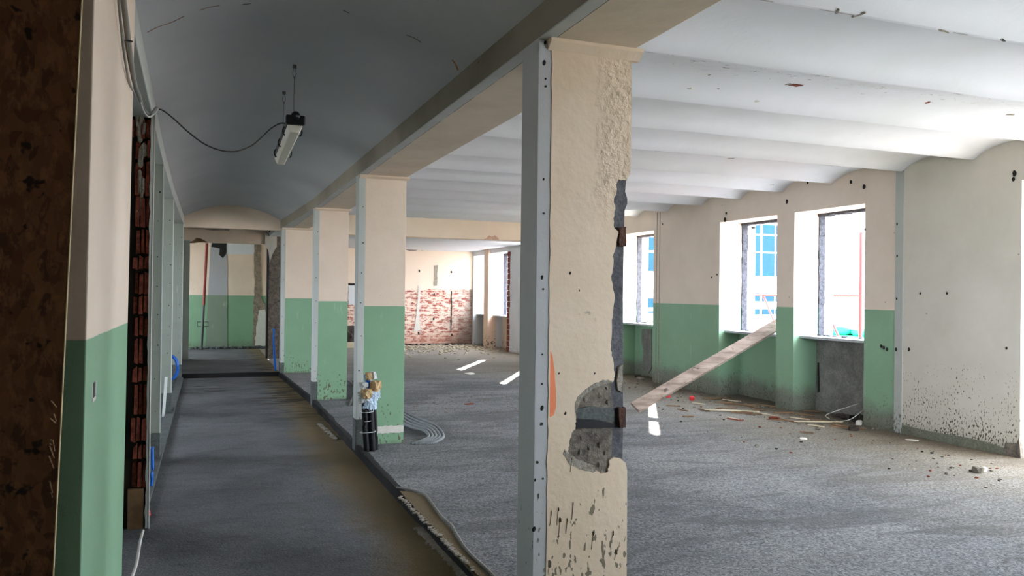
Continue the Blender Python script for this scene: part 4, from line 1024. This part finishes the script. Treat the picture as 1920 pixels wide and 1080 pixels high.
# brown-red scatter on the screed in the middle distance
bm = bm_new()
for i in range(110):
    x = 2.4+2.8*rnd.random(); y = 10.0+2.2*rnd.random(); rock(bm, (x, y, .003), (.02*rnd.random()+.008, .012, .005), i+700, 1)
tag(obj('brick_dust', bm, M['splinter']), 'thin brownish crumbs scattered on the screed beyond the conduits', 'rubble', kind='stuff')
# timber and dark bag seen in the gap between columns
p = on(658, 646, 1, 22.6); bm = bm_new(); box(bm, (p.x-.5, 22.6, .0), (p.x+.5, 22.75, .16)); tag(obj('timber', bm, M['splinter_pale'], bevel=.01), 'pale timber beam on the floor at the far wall between columns', 'timber')
p = on(657, 632, 1, 22.9); bm = bm_new(); rock(bm, (p.x, 23.2, .31), (.35, .25, .38), 6, 3); tag(obj('rubble_bag', bm, M['stone_dark']), 'dark bulging sack behind the pale timber at the far wall', 'sack')

# ------------------------------------------------------------------ far corridor objects
a, b = on(388, 456, 1, 22.6), on(378, 652, 1, 22.6); b.z = .01
bm = bm_new(); tube(bm, [b, b.lerp(a, .45)], .03, 10)
t = thing('steel_prop', b, 'dark red steel prop standing tilted before the far corridor wall', 'prop')
obj('lower_tube', bm, M['lamp_house'], t)
bm = bm_new(); tube(bm, [b.lerp(a, .42), a], .036, 10); obj('upper_tube', bm, M['rust_red'], t)
c = b.lerp(a, .24); bm = bm_new()
for sd in (-1, 1): tube(bm, [c+Vector((sd*.04, 0, -.06)), c+Vector((sd*.13, 0, -.06)), c+Vector((sd*.13, 0, .06)), c+Vector((sd*.04, 0, .06))], .012, 6)
obj('collar_handle', bm, M['lamp_house'], t)
pts = [on(517, 672, 1, 16.6), on(514, 655, 1, 16.6), on(513, 635, 1, 16.6), on(514, 622, 1, 16.6), on(512, 616, 1, 16.6)]
pts[0].z = 0
cable('pipe', pts, .022, M['blue_pipe'], 'blue pipe stub standing out of the floor by the last column', 'pipe', seg=12)
c = on(322, 690, 1, 11.5)
bm = bm_new()
for k in range(3):
    cc = on(317, 690, 1, 11.95+.03*k); tube(bm, [Vector((cc.x+.10*math.sin(q)+.01*k, cc.y+.02*k, cc.z+.165*math.cos(q))) for q in [2*math.pi*i/28 for i in range(29)]], .014, 8)
tube(bm, smooth_path([(cc.x+.02, cc.y+.06, cc.z-.165), (cc.x-.03, cc.y+.12, .08), (cc.x-.05, cc.y+.14, -.08)], 5), .014, 8)
o = tag(obj('pipe_coil', bm, M['blue_pipe'], smooth=True), 'dark blue pipe coil hanging at the middle left pier', 'pipe')
bm = bm_new(); tube(bm, smooth_path([(-.42, 7.3, -.08), (-.41, 7.3, .1), (-.415, 7.32, .28)], 5), .014, 8)
tag(obj('pipe', bm, M['blue_pipe'], smooth=True), 'short light blue pipe rising beside the brick jamb', 'pipe')
bm = bm_new(); p = on(277, 962, 2, -.06); rock(bm, p, (.02, .03, .03), 3, 2); tag(obj('red_plug', bm, M['red_bit']), 'small red plug on the floor near the brick jamb', 'plug')

# ------------------------------------------------------------------ outside
bm = bm_new(); box(bm, (-60, -60, -.9), (90, 90, -.6)); struct('ground', bm, M['ground'])
def facade():
    t = thing('building', (20, 31, -.6), 'white building with large blue gridded windows seen through the openings', 'building')
    Y = 30; x0, x1 = 9.5, 26.5
    bm = bm_new(); box(bm, (x0, Y+.05, -.6), (x1, Y+5, 5.6)); obj('wall', bm, M['facade'], t)
    k = 0; x = 17.3
    spans = [(17.45, 18.4), (22.95, 23.45), (23.6, 24.25), (24.35, 24.9), (12.5, 13.4), (14.4, 15.3), (20, 20.8)]
    for (a, b) in spans:
        zr = [(2.5, 3.55), (3.62, 4.35), (4.42, 4.85), (1.35, 1.75), (.75, 1.0)] if a > 19 else [(.0, .9), (1.05, 1.45), (2.6, 3.4), (3.5, 4.1), (4.2, 4.6)]
        for c, d in zr:
            bm = bm_new(); box(bm, (a, Y, c), (b, Y+.04, d)); obj('window_pane', bm, M['blue_glass'], t)
    bm = bm_new(); box(bm, (x0, Y-.15, 2.2), (x1, Y+.06, 2.3)); box(bm, (x0, Y-.1, 1.85), (x1, Y+.06, 1.9)); obj('ledge', bm, M['facade'], t)
facade()
def scaffold(label, ys, x=9.4, group=None):
    t = thing('scaffold_frame', (x, ys[0], -.6), label, 'scaffolding')
    for yy in ys:
        bm = bm_new(); tube(bm, [(x, yy, -.6), (x, yy, 2.62)], .027, 10); obj('post', bm, M['red_paint'], t)
    bm = bm_new(); tube(bm, [(x, ys[0], 1.62), (x, ys[-1], 1.62)], .02, 8); obj('guard_rail', bm, M['red_paint'], t)
    bm = bm_new(); tube(bm, [(x+.02, ys[0]+.9, 1.6), (x+.02, ys[0]+.45, .9)], .018, 8); obj('brace', bm, M['red_paint'], t)
    return t
p = on(1614, 520, 0, 9.6)
scaffold('red scaffold frame with post and guard rail outside the rightmost open window', [p.y, p.y+1.35], 9.6)
p2 = on(1440, 556, 0, 9.6)
scaffold('red scaffold frame with diagonal brace outside the window above the plank', [p2.y-.75, p2.y+1.3], 9.6)
bm = bm_new(); box(bm, (12.2, 8, -.6), (12.5, 22, 1.05)); struct('wall_outside', bm, M['pinkwall'])
p = on(1580, 608, 0, 11.4); bm = bm_new(); rock(bm, (p.x, p.y, .95), (.3, .5, .12), 5, 3); rock(bm, (p.x, p.y-.6, .95), (.3, .4, .10), 8, 3)
box(bm, (p.x-.4, p.y-1.2, .80), (p.x+.4, p.y+.7, .88)); 
tag(obj('tarpaulin', bm, M['green_tarp'], smooth=True), 'crumpled green sheet lying outside the rightmost open window', 'sheet')
bm = bm_new(); box(bm, (p.x-.35, p.y-1.1, -.6), (p.x+.35, p.y+.6, .80)); tag(obj('pallet_stack', bm, M['splinter_pale'], bevel=.02), 'pale stack of building material outside carrying the green sheet', 'stack')
# pale handles of the shutter hooks in the openings
for x, y in ((1548, 411), (1413, 427)):
    p = on(x, y, 0, 8.27); bm = bm_new(); rock(bm, p, (.02, .045, .025), 3, 2); tag(obj('shutter_hook', bm, M['cable_dark']), 'small grey shutter hook at the top of the '+('rightmost' if x > 1500 else 'plank')+' window', 'hook')
# leafy blocker added outside: its crown keeps the sun off the two near windows
c = Vector((8.2, 9.3, 2.0))+Vector((.5, .866, .40))*11.0
t = thing('sun_blocking_tree', (c.x+.1, c.y, -.6), 'leafy crown and trunk added in the yard to block the sun', 'sun_blocking_tree')
bm = bm_new(); tube(bm, smooth_path([(c.x+.1, c.y, -.6), (c.x, c.y, 1.8), (c.x, c.y, 4.6)], 5), lambda f: .13-.06*f, 10); obj('trunk', bm, M['bark'], t)
bm = bm_new(); rnd = random.Random(11)
for i in range(5600):
    v = Vector((rnd.gauss(0, 1), rnd.gauss(0, 1), rnd.gauss(0, 1))).normalized()*(rnd.random()**.4)
    q = c+Vector((v.x*1.35, v.y*1.35, v.z*1.25)); n1_ = Vector((rnd.gauss(0, 1), rnd.gauss(0, 1), rnd.gauss(0, 1))).normalized(); n2_ = n1_.orthogonal().normalized(); n3_ = n1_.cross(n2_)
    s = .13; vs = [bm.verts.new(q+n2_*s*a+n3_*s*.6*b) for a, b in ((-1, 0), (0, -1), (1, 0), (0, 1))]; bm.faces.new(vs)
obj('crown', bm, M['leaf'], t)
